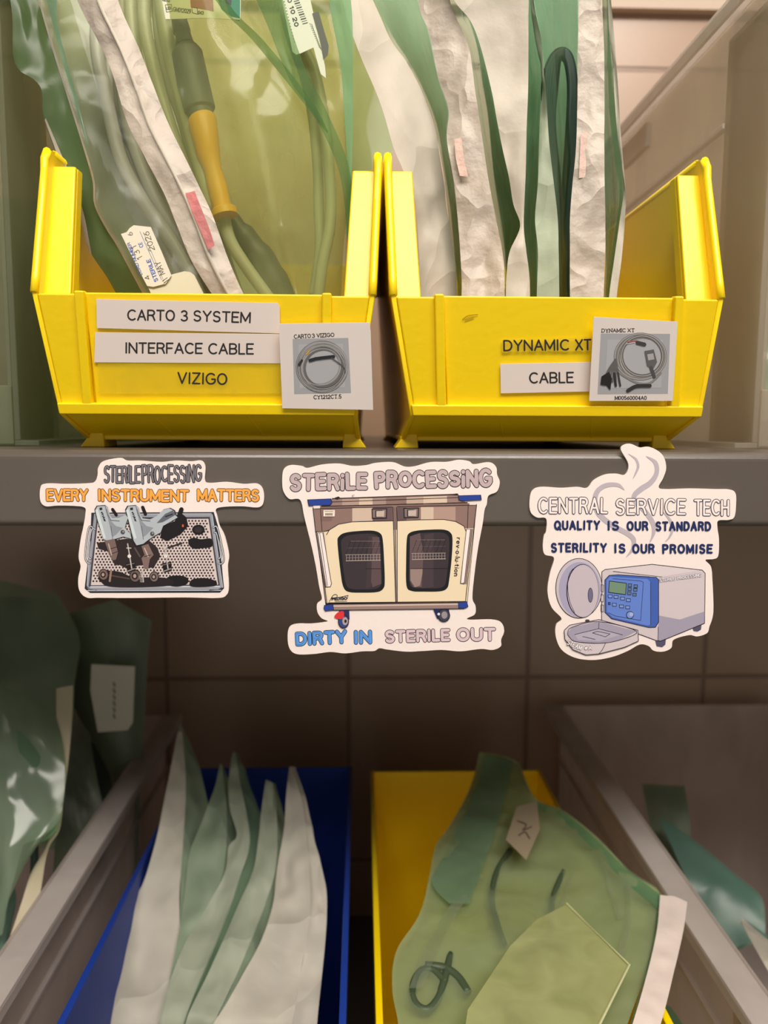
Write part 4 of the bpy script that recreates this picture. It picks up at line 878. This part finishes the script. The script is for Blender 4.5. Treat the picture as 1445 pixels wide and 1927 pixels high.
rod('amber_sleeve', [(379,222),(381,228),(392,290),(400,320),(408,350),(418,392),(420,396),(423,408)], [.0062,.0068,.0056,.0042,.0048,.0046,.0064,.0064], ylsleeve, .383, .381)
mb = MB(); mb.tube(catmull([P(*q) for q in C([(420,400),(432,450),(462,500),(505,560),(540,610)], .384, .388)], 5), .0030, n=12); mb.build('tail_cable', grey_cable, t, smooth=True)
mb = MB(); mb.tube(catmull([P(*q) for q in C([(436,412),(462,450),(492,490),(518,540),(540,600)], .392, .396)], 4), [.0042]*3+[.0062]*4+[.0072]*4+[.0080]*6, n=14); mb.build('cable_boot', black_rub, t, smooth=True)
# ---- right bin ------------------------------------------------
def Z(pts): return [(x/1.795+640, y/1.795) for x, y in pts]
def strip(label, parts, cx):
    t = pouch(label, cx, 640, .42, GR)
    for i, (nm, L, R, m_, yl, yr, amp, fr) in enumerate(parts):
        sheet(nm, [C(Z(L), *yl), C(Z(R), *yr)], m_, t, rows=90, cols=9, amp=amp, freq=fr, seed=cx*.01+i*7)
    return t
BT = 1180
strip('leftmost white paper pouch in the right yellow bin, leaning over the bin edge', [
 ('paper_back', [(-10,-130),(10,0),(45,130),(130,330),(178,490),(215,580),(255,700),(268,860),(270,1005),(272,BT)], [(60,-130),(110,0),(170,130),(235,230),(310,400),(345,560),(362,700),(385,880),(392,1005),(394,BT)], paper, (.385,.375), (.400,.388), .0026, 40),
 ('film', [(60,-130),(100,0),(170,130),(235,230),(310,400),(345,560),(362,700),(385,880),(392,1005),(394,BT)], [(200,-130),(265,0),(300,110),(330,260),(362,370),(358,470),(385,620),(400,800),(412,1005),(412,BT)], film, (.400,.388), (.46,.44), .002, 40),
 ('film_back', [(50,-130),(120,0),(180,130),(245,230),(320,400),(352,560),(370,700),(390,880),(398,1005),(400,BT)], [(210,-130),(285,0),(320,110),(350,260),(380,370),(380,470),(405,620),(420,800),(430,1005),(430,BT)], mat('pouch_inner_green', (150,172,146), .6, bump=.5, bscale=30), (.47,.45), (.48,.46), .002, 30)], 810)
t = strip('slim white paper pouch with faded pink stamp, second in the right yellow bin', [
 ('paper_seal', [(250,-130),(268,30),(300,110),(330,260),(366,372),(360,470),(385,620),(402,800),(410,940),(410,1005),(410,BT)], [(345,-130),(375,20),(432,150),(452,280),(470,400),(500,600),(530,760),(552,880),(556,1005),(558,BT)], paper_seal, (.392,.368), (.385,.364), .0020, 48),
 ('film', [(345,-130),(375,20),(432,150),(452,280),(470,400),(500,600),(530,760),(552,880),(556,1005),(558,BT)], [(400,-130),(440,20),(500,200),(530,400),(560,560),(600,690),(618,770),(575,860),(562,1005),(562,BT)], film, (.388,.366), (.45,.44), .002, 40),
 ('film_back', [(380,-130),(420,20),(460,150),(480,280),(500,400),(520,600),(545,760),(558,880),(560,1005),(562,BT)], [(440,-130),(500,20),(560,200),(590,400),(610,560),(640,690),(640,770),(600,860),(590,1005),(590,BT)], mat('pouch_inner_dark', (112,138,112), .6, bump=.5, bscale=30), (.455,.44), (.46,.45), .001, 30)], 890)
sheet('indicator_stripe', [C(Z([(386,470),(390,530),(404,594)]), .3765, .3740), C(Z([(410,465),(418,530),(432,596)]), .3755, .3730)], pink_lt, t, rows=14, cols=3, amp=.0002, label='faded pink stamp')
strip('broad bright crumpled white paper pouch in the middle of the right yellow bin', [
 ('paper_back', [(330,-130),(385,0),(440,70),(475,160),(512,310),(528,400),(548,500),(570,600),(585,690),(608,765),(572,850),(562,930),(560,1005),(560,BT)], [(640,-130),(637,0),(636,120),(635,300),(630,420),(628,520),(626,600),(622,690),(620,768),(628,850),(640,930),(640,1005),(640,BT)], paper, (.378,.366), (.372,.368), .0028, 42),
 ('film', [(640,-130),(637,0),(636,120),(635,300),(630,420),(628,520),(626,600),(622,690),(620,768),(628,850),(640,930),(640,1005),(640,BT)], [(660,-130),(650,0),(672,200),(684,260),(676,380),(672,500),(668,620),(664,750),(664,850),(664,950),(664,1005),(664,1060),(664,BT)], film_seam, (.372,.368), (.45,.44), .0016, 40),
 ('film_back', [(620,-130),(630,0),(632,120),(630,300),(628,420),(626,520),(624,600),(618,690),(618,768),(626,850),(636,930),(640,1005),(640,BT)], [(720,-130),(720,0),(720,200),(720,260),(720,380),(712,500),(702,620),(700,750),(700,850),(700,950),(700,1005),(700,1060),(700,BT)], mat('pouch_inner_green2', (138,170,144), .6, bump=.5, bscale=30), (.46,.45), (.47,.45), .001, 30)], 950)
strip('narrow green pouch holding dark cable, right of the broad bright white pouch', [
 ('paper_seal', [(630,-130),(640,0),(660,140),(684,258),(676,380),(672,500),(668,620),(658,740),(668,850),(664,1005),(664,BT)], [(640,-130),(652,0),(680,140),(692,258),(700,380),(708,500),(722,620),(735,740),(738,850),(740,1005),(740,BT)], paper_dim, (.380,.368), (.376,.366), .0014, 55),
 ('film', [(640,-130),(652,0),(680,140),(692,258),(700,380),(708,500),(722,620),(735,740),(738,850),(740,1005),(740,BT)], [(798,-130),(802,0),(804,140),(802,258),(800,380),(798,500),(785,620),(776,740),(776,850),(776,1005),(776,BT)], see('green_film_over_cable', (200,218,200), (146,182,154), .36, rough=.2, bump=.5, trans=.4), (.378,.367), (.44,.43), .0018, 40),
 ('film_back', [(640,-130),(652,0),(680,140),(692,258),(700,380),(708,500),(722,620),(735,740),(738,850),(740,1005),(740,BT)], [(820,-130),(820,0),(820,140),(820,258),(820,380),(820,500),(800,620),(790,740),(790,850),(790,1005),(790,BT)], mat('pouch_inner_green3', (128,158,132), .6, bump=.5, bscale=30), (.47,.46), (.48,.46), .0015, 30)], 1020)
t = strip('tall upright pouch with wide warm white seal strip in the right yellow bin', [
 ('paper_seal', [(808,-130),(806,0),(803,180),(800,400),(795,520),(785,620),(776,740),(776,880),(776,1005),(776,BT)], [(878,-130),(884,0),(892,180),(892,400),(892,520),(893,620),(896,740),(895,880),(890,1005),(888,BT)], paper_seal, (.376,.366), (.374,.364), .0016, 60),
 ('film', [(878,-130),(884,0),(892,180),(892,400),(892,520),(893,620),(896,740),(895,880),(890,1005),(888,BT)], [(900,-130),(904,0),(916,180),(934,400),(946,520),(957,640),(945,740),(925,880),(908,1005),(898,BT)], film_dk, (.375,.366), (.44,.40), .0014, 40)], 1095)
sheet('indicator_stripe', [C(Z([(812,450),(810,520),(806,602)]), .3705, .3695), C(Z([(834,446),(832,520),(828,600)]), .3700, .3690)], pink_lt, t, rows=14, cols=3, amp=.0002, label='faint pink stamp')
strip('rightmost pouch in the right yellow bin, thin green side with a white paper edge', [
 ('paper_back', [(896,-130),(904,0),(908,100),(920,200),(926,330),(936,450),(950,560),(958,640),(945,740),(925,880),(908,1005),(898,BT)], [(904,-130),(914,0),(924,100),(932,200),(940,330),(948,450),(958,560),(965,640),(962,740),(950,880),(934,1005),(925,BT)], paper, (.392,.384), (.390,.383), .0008, 60),
 ('film', [(890,-130),(898,0),(900,100),(902,200),(906,330),(916,450),(930,560),(945,640),(935,740),(912,880),(900,1005),(890,BT)], [(896,-130),(904,0),(908,100),(920,200),(926,330),(936,450),(950,560),(958,640),(945,740),(925,880),(908,1005),(898,BT)], film_seam, (.40,.39), (.392,.384), .001, 60)], 1160)
t = thing('cable_coil', 'dark green-black cable loop standing inside the narrow green pouch', 'cable', P(1050, 600, .43))
mb = MB()
for dx in (0, 9, 17, 26, 34):
    mb.tube(catmull([P(*q) for q in C(Z([(700+dx,BT),(742-dx*.1,1005),(738,760),(716+dx*.5,600),(696+dx*.6,420),(692+dx,280),(715+dx*.6,200),(748,172+dx*.5),(778-dx*.3,200+dx*.4),(792-dx*.4,300),(792-dx*.6,460),(780-dx*.6,640),(770-dx*.5,800),(768-dx*.4,1005),(766-dx*.3,BT)]), .42, .42)], 5), .0020, n=8)
mb.build('dark_cable', mat('dark_cable', (44, 66, 56), .45), t, smooth=True)

# ---- inside the clear bin at the right end of the upper shelf
t = thing('sterilization_pouch', 'blurred grey green pouch inside the frosted clear bin at the right end', 'pouch', P(1480, 780, .52))
sheet('film', [C([(1400,330),(1392,430),(1404,560),(1398,700),(1405,790)], .54, .50), C([(1480,300),(1490,430),(1500,560),(1490,700),(1495,790)], .54, .50), C([(1600,320),(1620,430),(1610,560),(1600,700),(1600,790)], .56, .52)], see('grey_green_film', (215,220,205), (176,186,168), .5, rough=.14, bump=.9, bscale=30, trans=.3), t, rows=60, cols=8, amp=.005, freq=24, seed=95)
sheet('paper_back', [C([(1408,360),(1402,450),(1412,560),(1408,700),(1412,790)], .57, .53), C([(1600,350),(1615,450),(1605,560),(1596,700),(1596,790)], .58, .54)], paper_dim, t, rows=40, cols=8, amp=.002, seed=96)
# ================================================================ lower shelf contents
GB, GCL, GCR = 'white paper pouches in the blue bin', 'green pouches in the lower left clear bin', 'teal pouches in the lower right clear bin'
pap_w = mat('white_crepe_paper', (206, 200, 186), .6, bump=.25, bscale=90, crease=1.4, cscale=17, var=.05, glow=.25)
pap_g = mat('green_tinted_paper', (150, 168, 142), .5, bump=.25, bscale=80, crease=1.2, cscale=16, var=.06, glow=.35)
pap_g2 = mat('pale_green_tinted_paper', (180, 188, 166), .5, bump=.25, bscale=80, crease=1.2, cscale=16, var=.06, glow=.35)
film_low = see('soft_green_film', (180, 200, 170), (150, 180, 148), .6, rough=.25, bump=.5, bscale=30, trans=.35)
def low(label, cx, cy, Y, grp): return thing('sterilization_pouch', label, 'pouch', P(cx, cy, Y), grp)
def pages(label, cx, L, M, R, ml, mr, dy, seed, amp=.0036, back=.012):
    t = low(label, cx, 1900, .45, GB); ys = (.610+dy, .43+dy)
    def D(pts):  # depth follows picture height: tips at the back of the bin
        return [(x, y, ys[0]+(ys[1]-ys[0])*min(1.0, (y-1370)/560.0)**.8 if y > 1370 else ys[0]) for x, y in pts]
    sheet('paper_back', [D(L), D(M)], ml, t, rows=80, cols=9, amp=amp, freq=32, seed=seed)
    R2 = [(x, y, Y+back) for x, y, Y in D(R)]
    sheet('film', [D(M), R2], mr, t, rows=80, cols=9, amp=amp, freq=32, seed=seed)
    return t
pages('white paper pouch with the tallest tip at the left side of the blue bin', 260,
  [(338,1362),(330,1400),(318,1460),(298,1560),(266,1668),(216,1738),(203,1830),(150,1915),(100,1990),(90,2150)],
  [(342,1362),(346,1410),(350,1480),(345,1580),(338,1680),(338,1780),(330,1850),(306,1927),(290,1990),(280,2150)],
  [(344,1364),(366,1420),(390,1500),(392,1590),(386,1690),(376,1780),(360,1850),(340,1927),(300,1990),(290,2150)], pap_w, pap_g, .012, 21)
pages('greenish paper pouch second from the left in the blue bin', 330,
  [(414,1436),(404,1480),(378,1550),(356,1610),(348,1680),(336,1760),(318,1850),(302,1927),(290,1990),(280,2150)],
  [(418,1440),(424,1490),(428,1560),(420,1640),(396,1720),(366,1790),(336,1870),(314,1927),(310,1990),(300,2150)],
  [(420,1440),(440,1490),(456,1560),(452,1640),(436,1720),(410,1790),(380,1870),(350,1927),(316,1990),(306,2150)], pap_g, pap_g, .006, 27)
pages('white and green pouch with a notched left edge in the middle of the blue bin', 370,
  [(438,1414),(430,1470),(432,1520),(446,1572),(430,1592),(424,1640),(392,1700),(350,1770),(318,1850),(300,1927),(292,1990),(285,2150)],
  [(444,1416),(452,1470),(462,1520),(470,1572),(466,1610),(452,1650),(432,1710),(400,1790),(370,1860),(346,1927),(340,1990),(335,2150)],
  [(446,1418),(468,1470),(486,1520),(500,1560),(504,1610),(494,1650),(476,1720),(450,1800),(420,1870),(394,1927),(350,1990),(345,2150)], pap_g2, film_low, 0, 33)
pages('pale pouch with a rounded top between two white pouches in the blue bin', 420,
  [(500,1468),(492,1520),(486,1580),(476,1640),(450,1700),(420,1770),(388,1840),(352,1915),(340,1990),(335,2150)],
  [(514,1474),(520,1520),(522,1580),(518,1640),(496,1710),(464,1790),(434,1860),(404,1927),(395,1990),(388,2150)],
  [(516,1476),(534,1530),(546,1590),(546,1650),(534,1720),(514,1800),(486,1866),(460,1927),(406,1990),(398,2150)], pap_g2, pap_g, -.006, 41)
pages('bright crumpled white paper pouch at the right side of the blue bin', 520,
  [(544,1440),(538,1500),(534,1560),(520,1640),(514,1700),(492,1770),(460,1830),(425,1890),(398,1935),(390,1990),(385,2150)],
  [(550,1440),(566,1500),(576,1560),(582,1640),(584,1700),(576,1770),(566,1830),(556,1890),(550,1935),(548,1990),(546,2150)],
  [(556,1442),(578,1510),(592,1580),(608,1640),(616,1690),(612,1770),(606,1830),(600,1890),(596,1935),(594,1990),(592,2150)], pap_w, pap_w, -.014, 47, .0045, .003)
# ---- big green pouch over the lower yellow bin
t = low('large green film pouch with a white side seal sprawled over the lower yellow bin', 1000, 1850, .45, None)
def E(pts, d=0): return [(x, y, min(.62, .895*.31*1447/(y-802))+d) for x, y in pts]
L0 = [(902,1416),(892,1460),(872,1508),(842,1560),(820,1592),(808,1650),(790,1720),(746,1790),(738,1860),(750,1930),(760,2060)]
L1 = [(930,1418),(926,1480),(912,1550),(896,1620),(884,1690),(866,1760),(850,1830),(846,1900),(850,1960),(860,2060)]
L2 = [(955,1424),(970,1490),(984,1560),(996,1640),(1004,1720),(1004,1800),(1000,1860),(1000,1920),(1000,1980),(1005,2060)]
L3 = [(975,1436),(1006,1508),(1060,1534),(1118,1580),(1140,1660),(1150,1740),(1146,1800),(1140,1860),(1130,1930),(1110,2060)]
L4 = [(978,1438),(1010,1506),(1068,1532),(1124,1576),(1186,1640),(1244,1684),(1232,1760),(1212,1840),(1180,1930),(1140,2060)]
sheet('film', [E(L0), E(L1), E(L2), E(L3), E(L4)], see('sprawled_green_film', (226,230,195), (178,194,156), .44, rough=.2, bump=.7, bscale=26, trans=.35), t, rows=100, cols=9, amp=.0042, freq=20, seed=51)
sheet('paper_back', [E(L0, .012), E(L1, .014), E(L2, .014), E(L3, .013), E(L4, .012)], see('pouch_back_paper', (222,218,170), (190,194,146), .86, rough=.6, bump=.4), t, rows=70, cols=7, amp=.0025, freq=22, seed=52)
sheet('side_seal', [E([(1236,1682),(1232,1750),(1214,1830),(1186,1927),(1140,2060)], -.002), E([(1246,1684),(1242,1760),(1222,1840),(1194,1930),(1150,2060)], -.002)], film_seam, t, rows=40, cols=2, amp=.001, seed=53)
sheet('paper_seal', [E([(1242,1684),(1236,1750),(1218,1830),(1190,1927),(1146,2060)], -.007), E([(1268,1688),(1262,1750),(1246,1830),(1220,1927),(1176,2060)], -.006), E([(1293,1698),(1286,1750),(1268,1830),(1243,1927),(1196,2060)], -.004)], mat('pouch_paper_pinkish', (222, 206, 198), .6, bump=.4, bscale=60), t, rows=60, cols=4, amp=.0012, seed=54, label='white paper side seal')
sheet('film_fold', [E([(912,1420),(900,1470),(880,1520),(840,1600),(812,1660),(845,1700)], -.004), E([(965,1430),(950,1500),(930,1570),(905,1640),(890,1680),(884,1700)], -.005)], film_low, t, rows=50, cols=6, amp=.002, freq=30, seed=55)
sheet('top_seam', [E([(1010,1508),(1064,1532),(1120,1576),(1180,1636),(1242,1682)], -.004), E([(1008,1522),(1058,1546),(1110,1590),(1170,1654),(1240,1712)], -.004)], film_seam, t, rows=40, cols=3, amp=.001, seed=56)
sT5 = Surf((0,0,ZC-.2795), (0,0,1))
tg = solid(sT5, [(972,1518),(1010,1508),(1016,1560),(990,1618),(952,1580)], mat('tag_beige', (164,148,122), .6), .0003, 'paper_tag', t, smooth=False)
a = Art(Surf((0,0,ZC-.2794), (0,0,1))); a.line([(974,1545),(990,1552),(984,1562),(1000,1556)], 3, (104,90,78), 1, smooth=True); a.line([(976,1572),(988,1566),(996,1578)], 3, (104,90,78), 1, smooth=True); a.build('lettering', None, tg)
for ls, rs in (([(1074,1640),(1040,1740),(1010,1840),(985,1930)], [(1080,1642),(1048,1742),(1020,1842),(998,1930)]), ([(1130,1600),(1140,1660),(1162,1730)], [(1136,1600),(1148,1658),(1174,1728)]), ([(900,1640),(850,1700),(800,1780),(770,1860)], [(912,1650),(868,1706),(824,1786),(796,1860)]), ([(1170,1640),(1176,1720),(1160,1800)], [(1178,1642),(1188,1722),(1176,1800)])):
    sheet('film_fold', [E(ls, -.004), E(rs, -.0045)], film_lt, t, rows=30, cols=3, amp=.0012, freq=40, seed=58)  # pale strips added along the folds as painted highlights
tt = thing('paper_card', 'cream paper card inside the large green pouch on the lower yellow bin', 'card', P(1080,1850,.47))
sC = Surf((0,0,ZC-.2805), (0,0,1)); solid(sC, [(1066,1702),(1184,1818),(1128,1930),(1100,2000),(860,2040),(880,1900),(960,1780),(1010,1730)], see('cream_card', (225,225,180), (196,200,146), .5, bump=.2), .0005, 'card_sheet', tt, smooth=False)
mb = MB(); mb.tube([sC.at(x, y, .0006) for x, y in ((1066,1702),(1184,1818),(1128,1930),(1100,2000))], .0007, n=6); mb.build('folded_edge', mat('pale_edge', (196,198,150), .5), tt)
tt = thing('wire_instrument', 'dark looped wire instrument inside the large green pouch', 'instrument', P(900,1800,.46)); mb = MB()
for pts, r in (([(960,1600),(935,1640),(925,1690),(936,1740),(948,1776)], .0020), ([(838,1850),(815,1826),(790,1830),(776,1860),(782,1890),(806,1900),(828,1870),(848,1796)], .0022), ([(800,1818),(836,1822),(862,1840),(880,1868)], .0024), ([(1060,1640),(1040,1690),(1036,1740),(1020,1782)], .0018)):
    mb.tube(catmull([P(*q) for q in E(pts, .004)], 6), r, n=8)
mb.build('wire', mat('dark_wire', (70,84,60), .5), tt, smooth=True)
tt = thing('instrument_handle', 'dark rounded instrument handle inside the large green pouch at the bottom of the photo', 'instrument', P(980,1927,.43)); mb = MB()
mb.tube(catmull([P(*q) for q in E([(1000,1884),(975,1886),(955,1900),(948,1930),(944,1980),(940,2050)], -.005)], 6), [.0022]*4+[.0035]*6+[.0052]*50, n=12) if False else mb.tube(catmull([P(*q) for q in E([(1000,1880),(978,1892),(962,1910),(956,1940),(952,1990),(950,2050)], -.006)], 6), [.0018+.0042*min(1, i/14) for i in range(31)], n=12)
mb.build('handle', mat('dark_handle', (78,92,70), .5), tt, smooth=True)
# ---- lower left clear bin
def S(name, t, curves, m_, seed, **k): return sheet(name, curves, m_, t, rows=50, cols=8, amp=k.get('amp', .003), freq=k.get('freq', 20), seed=seed, label=k.get('label'))
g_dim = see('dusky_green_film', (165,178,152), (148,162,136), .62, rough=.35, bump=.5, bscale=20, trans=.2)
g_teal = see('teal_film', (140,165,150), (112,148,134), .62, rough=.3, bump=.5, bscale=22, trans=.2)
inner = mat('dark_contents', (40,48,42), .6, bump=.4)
t = low('far green pouch with a white square label in the lower left clear bin', 220, 1500, .68, GCL)
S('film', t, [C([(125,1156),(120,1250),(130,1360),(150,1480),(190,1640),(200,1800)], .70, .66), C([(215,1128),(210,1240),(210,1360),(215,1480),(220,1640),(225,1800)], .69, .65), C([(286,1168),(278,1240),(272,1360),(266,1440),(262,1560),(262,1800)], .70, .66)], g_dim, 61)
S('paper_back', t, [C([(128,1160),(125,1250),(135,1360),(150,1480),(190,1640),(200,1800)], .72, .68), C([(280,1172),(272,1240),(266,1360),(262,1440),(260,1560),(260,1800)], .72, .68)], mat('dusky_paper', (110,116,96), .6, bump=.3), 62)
sl = Surf(P(210,1310,.652), (0,-1,.15)); lb = solid(sl, [(172,1250),(254,1254),(250,1360),(240,1374),(184,1378),(170,1300)], mat('white_label_far', (206,200,186), .5), .0003, 'printed_label', t, smooth=False)
a = Art(sl); [a.line([(214+dx,1285+k*12),(216+dx,1291+k*12)], 4, (120,114,104), 1) for k in range(6) for dx in (0,)]; a.build('lettering', None, lb)
t = low('deep green pouch lying highest at the back of the lower left clear bin', 60, 1400, .70, GCL)
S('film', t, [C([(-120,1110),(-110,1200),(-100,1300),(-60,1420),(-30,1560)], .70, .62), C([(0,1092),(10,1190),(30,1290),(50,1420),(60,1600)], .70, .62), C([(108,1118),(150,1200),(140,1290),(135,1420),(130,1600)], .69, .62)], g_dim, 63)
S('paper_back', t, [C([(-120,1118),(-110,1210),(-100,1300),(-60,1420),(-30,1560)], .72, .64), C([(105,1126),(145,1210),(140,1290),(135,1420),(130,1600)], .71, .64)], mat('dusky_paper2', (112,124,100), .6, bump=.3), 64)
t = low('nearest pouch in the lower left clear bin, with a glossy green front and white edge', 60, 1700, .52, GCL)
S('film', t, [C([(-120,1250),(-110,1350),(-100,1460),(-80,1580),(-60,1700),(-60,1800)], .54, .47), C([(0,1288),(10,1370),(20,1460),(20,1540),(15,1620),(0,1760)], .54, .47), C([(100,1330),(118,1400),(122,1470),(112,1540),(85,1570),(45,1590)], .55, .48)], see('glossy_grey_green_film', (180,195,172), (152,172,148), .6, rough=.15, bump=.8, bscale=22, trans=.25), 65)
S('paper_seal', t, [C([(106,1296),(106,1350),(104,1420),(100,1500),(92,1580),(60,1640),(40,1700),(10,1790)], .56, .47), C([(138,1290),(136,1350),(130,1420),(120,1500),(112,1560),(90,1600),(72,1700),(44,1790)], .56, .47)], mat('beige_paper', (196,184,158), .6, bump=.4), 66, amp=.0015, label='beige paper seal')
S('film_fold', t, [C([(60,1560),(80,1556),(100,1548),(116,1530)], .505, .51), C([(48,1584),(70,1586),(92,1578),(108,1560)], .50, .505)], film_mint, 67, amp=.001, label='mint green folded corner')
S('green_seam', t, [C([(-40,1380),(20,1370),(60,1400),(90,1450),(110,1500)], .530, .525), C([(-40,1420),(10,1400),(50,1430),(80,1480),(104,1530)], .525, .52)], film_dk, 68, amp=.001)
t = low('slim pouch with a pale rounded foot beside the left clear wall', 130, 1700, .60, GCL)
S('film', t, [C([(140,1330),(125,1420),(112,1500),(104,1580),(100,1640)], .64, .56), C([(170,1380),(180,1450),(200,1560),(190,1620),(170,1650)], .64, .56)], see('grey_film_low', (150,160,140), (118,126,108), .7, rough=.3, bump=.4), 69)
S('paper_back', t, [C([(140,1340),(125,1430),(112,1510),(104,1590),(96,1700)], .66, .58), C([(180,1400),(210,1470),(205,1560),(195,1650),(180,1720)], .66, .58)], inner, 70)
t = thing('cable_coil', 'dark cable curled inside the nearest pouch of the lower left clear bin', 'cable', P(10, 1600, .52)); mb = MB()
for k in range(3): mb.tube(catmull([P(*q) for q in C([(-60,1500-k*12),(-10,1460-k*12),(30,1480-k*10),(60,1560-k*6),(64,1640),(50,1720),(20,1800)], .545, .50)], 6), .0028, n=8)
mb.build('dark_cable', mat('dark_teal_cable', (40,58,54), .45), t, smooth=True)
t = low('grey green pouch lowest and furthest left in the lower left clear bin', 10, 1800, .50, GCL)
S('film', t, [C([(-120,1560),(-100,1700),(-80,1850),(-80,2000)], .50, .46), C([(-40,1580),(0,1680),(6,1760),(0,1850)], .51, .47), C([(0,1600),(30,1680),(20,1740),(5,1800)], .52, .48)], g_teal, 71)
# ---- lower right clear bin
def rb(label, cx, cy, Lp, Rp, y0, y1, m_, seed, edge=None):
    t = low(label, cx, cy, y1, GCR)
    S('film', t, [C(Lp, y0, y1), C(Rp, y0, y1)], m_, seed)
    S('paper_back', t, [C([(x+3, y+6) for x, y in Lp], y0+.02, y1+.02), C([(x-3, y+6) for x, y in Rp], y0+.02, y1+.02)], mat('teal_shadow_paper', (110,134,120), .6, bump=.4), seed+1)
    if edge: S('paper_edge', t, [C(edge[0], y0-.004, y1-.004), C(edge[1], y0-.004, y1-.004)], pap_w, seed+2, amp=.0015, label='white paper edge')
rb('far teal pouch with a squared top in the lower right clear bin', 1260, 1560, [(1208,1474),(1216,1520),(1226,1570),(1240,1640)], [(1288,1478),(1296,1520),(1300,1570),(1302,1640)], .68, .64, g_dim, 81)
rb('teal film pouch slanting down to the right in the lower right clear bin', 1350, 1700, [(1240,1540),(1262,1590),(1290,1650),(1330,1720),(1370,1790)], [(1262,1548),(1330,1600),(1390,1650),(1434,1690),(1440,1760)], .62, .55, g_teal, 84)
rb('white edged pouch leaning against the wall of the lower right clear bin', 1420, 1800, [(1392,1728),(1420,1770),(1450,1830),(1490,1930)], [(1400,1730),(1440,1758),(1500,1800),(1560,1860)], .52, .46, g_teal, 87, ([(1390,1724),(1406,1756),(1430,1800),(1470,1870)], [(1398,1728),(1440,1764),(1490,1810),(1540,1870)]))
t = low('small green pouch tucked low between the lower yellow bin and the clear wall', 1260, 1927, .44, None)
S('film', t, [C([(1246,1886),(1244,1910),(1242,1940),(1240,2000)], .46, .44), C([(1262,1894),(1280,1920),(1290,1950),(1294,2000)], .46, .44)], film_dk, 90, amp=.001)
S('paper_back', t, [C([(1247,1890),(1245,1914),(1243,1944),(1241,2000)], .465, .445), C([(1262,1898),(1279,1924),(1288,1954),(1292,2000)], .465, .445)], pap_g, 91, amp=.001)
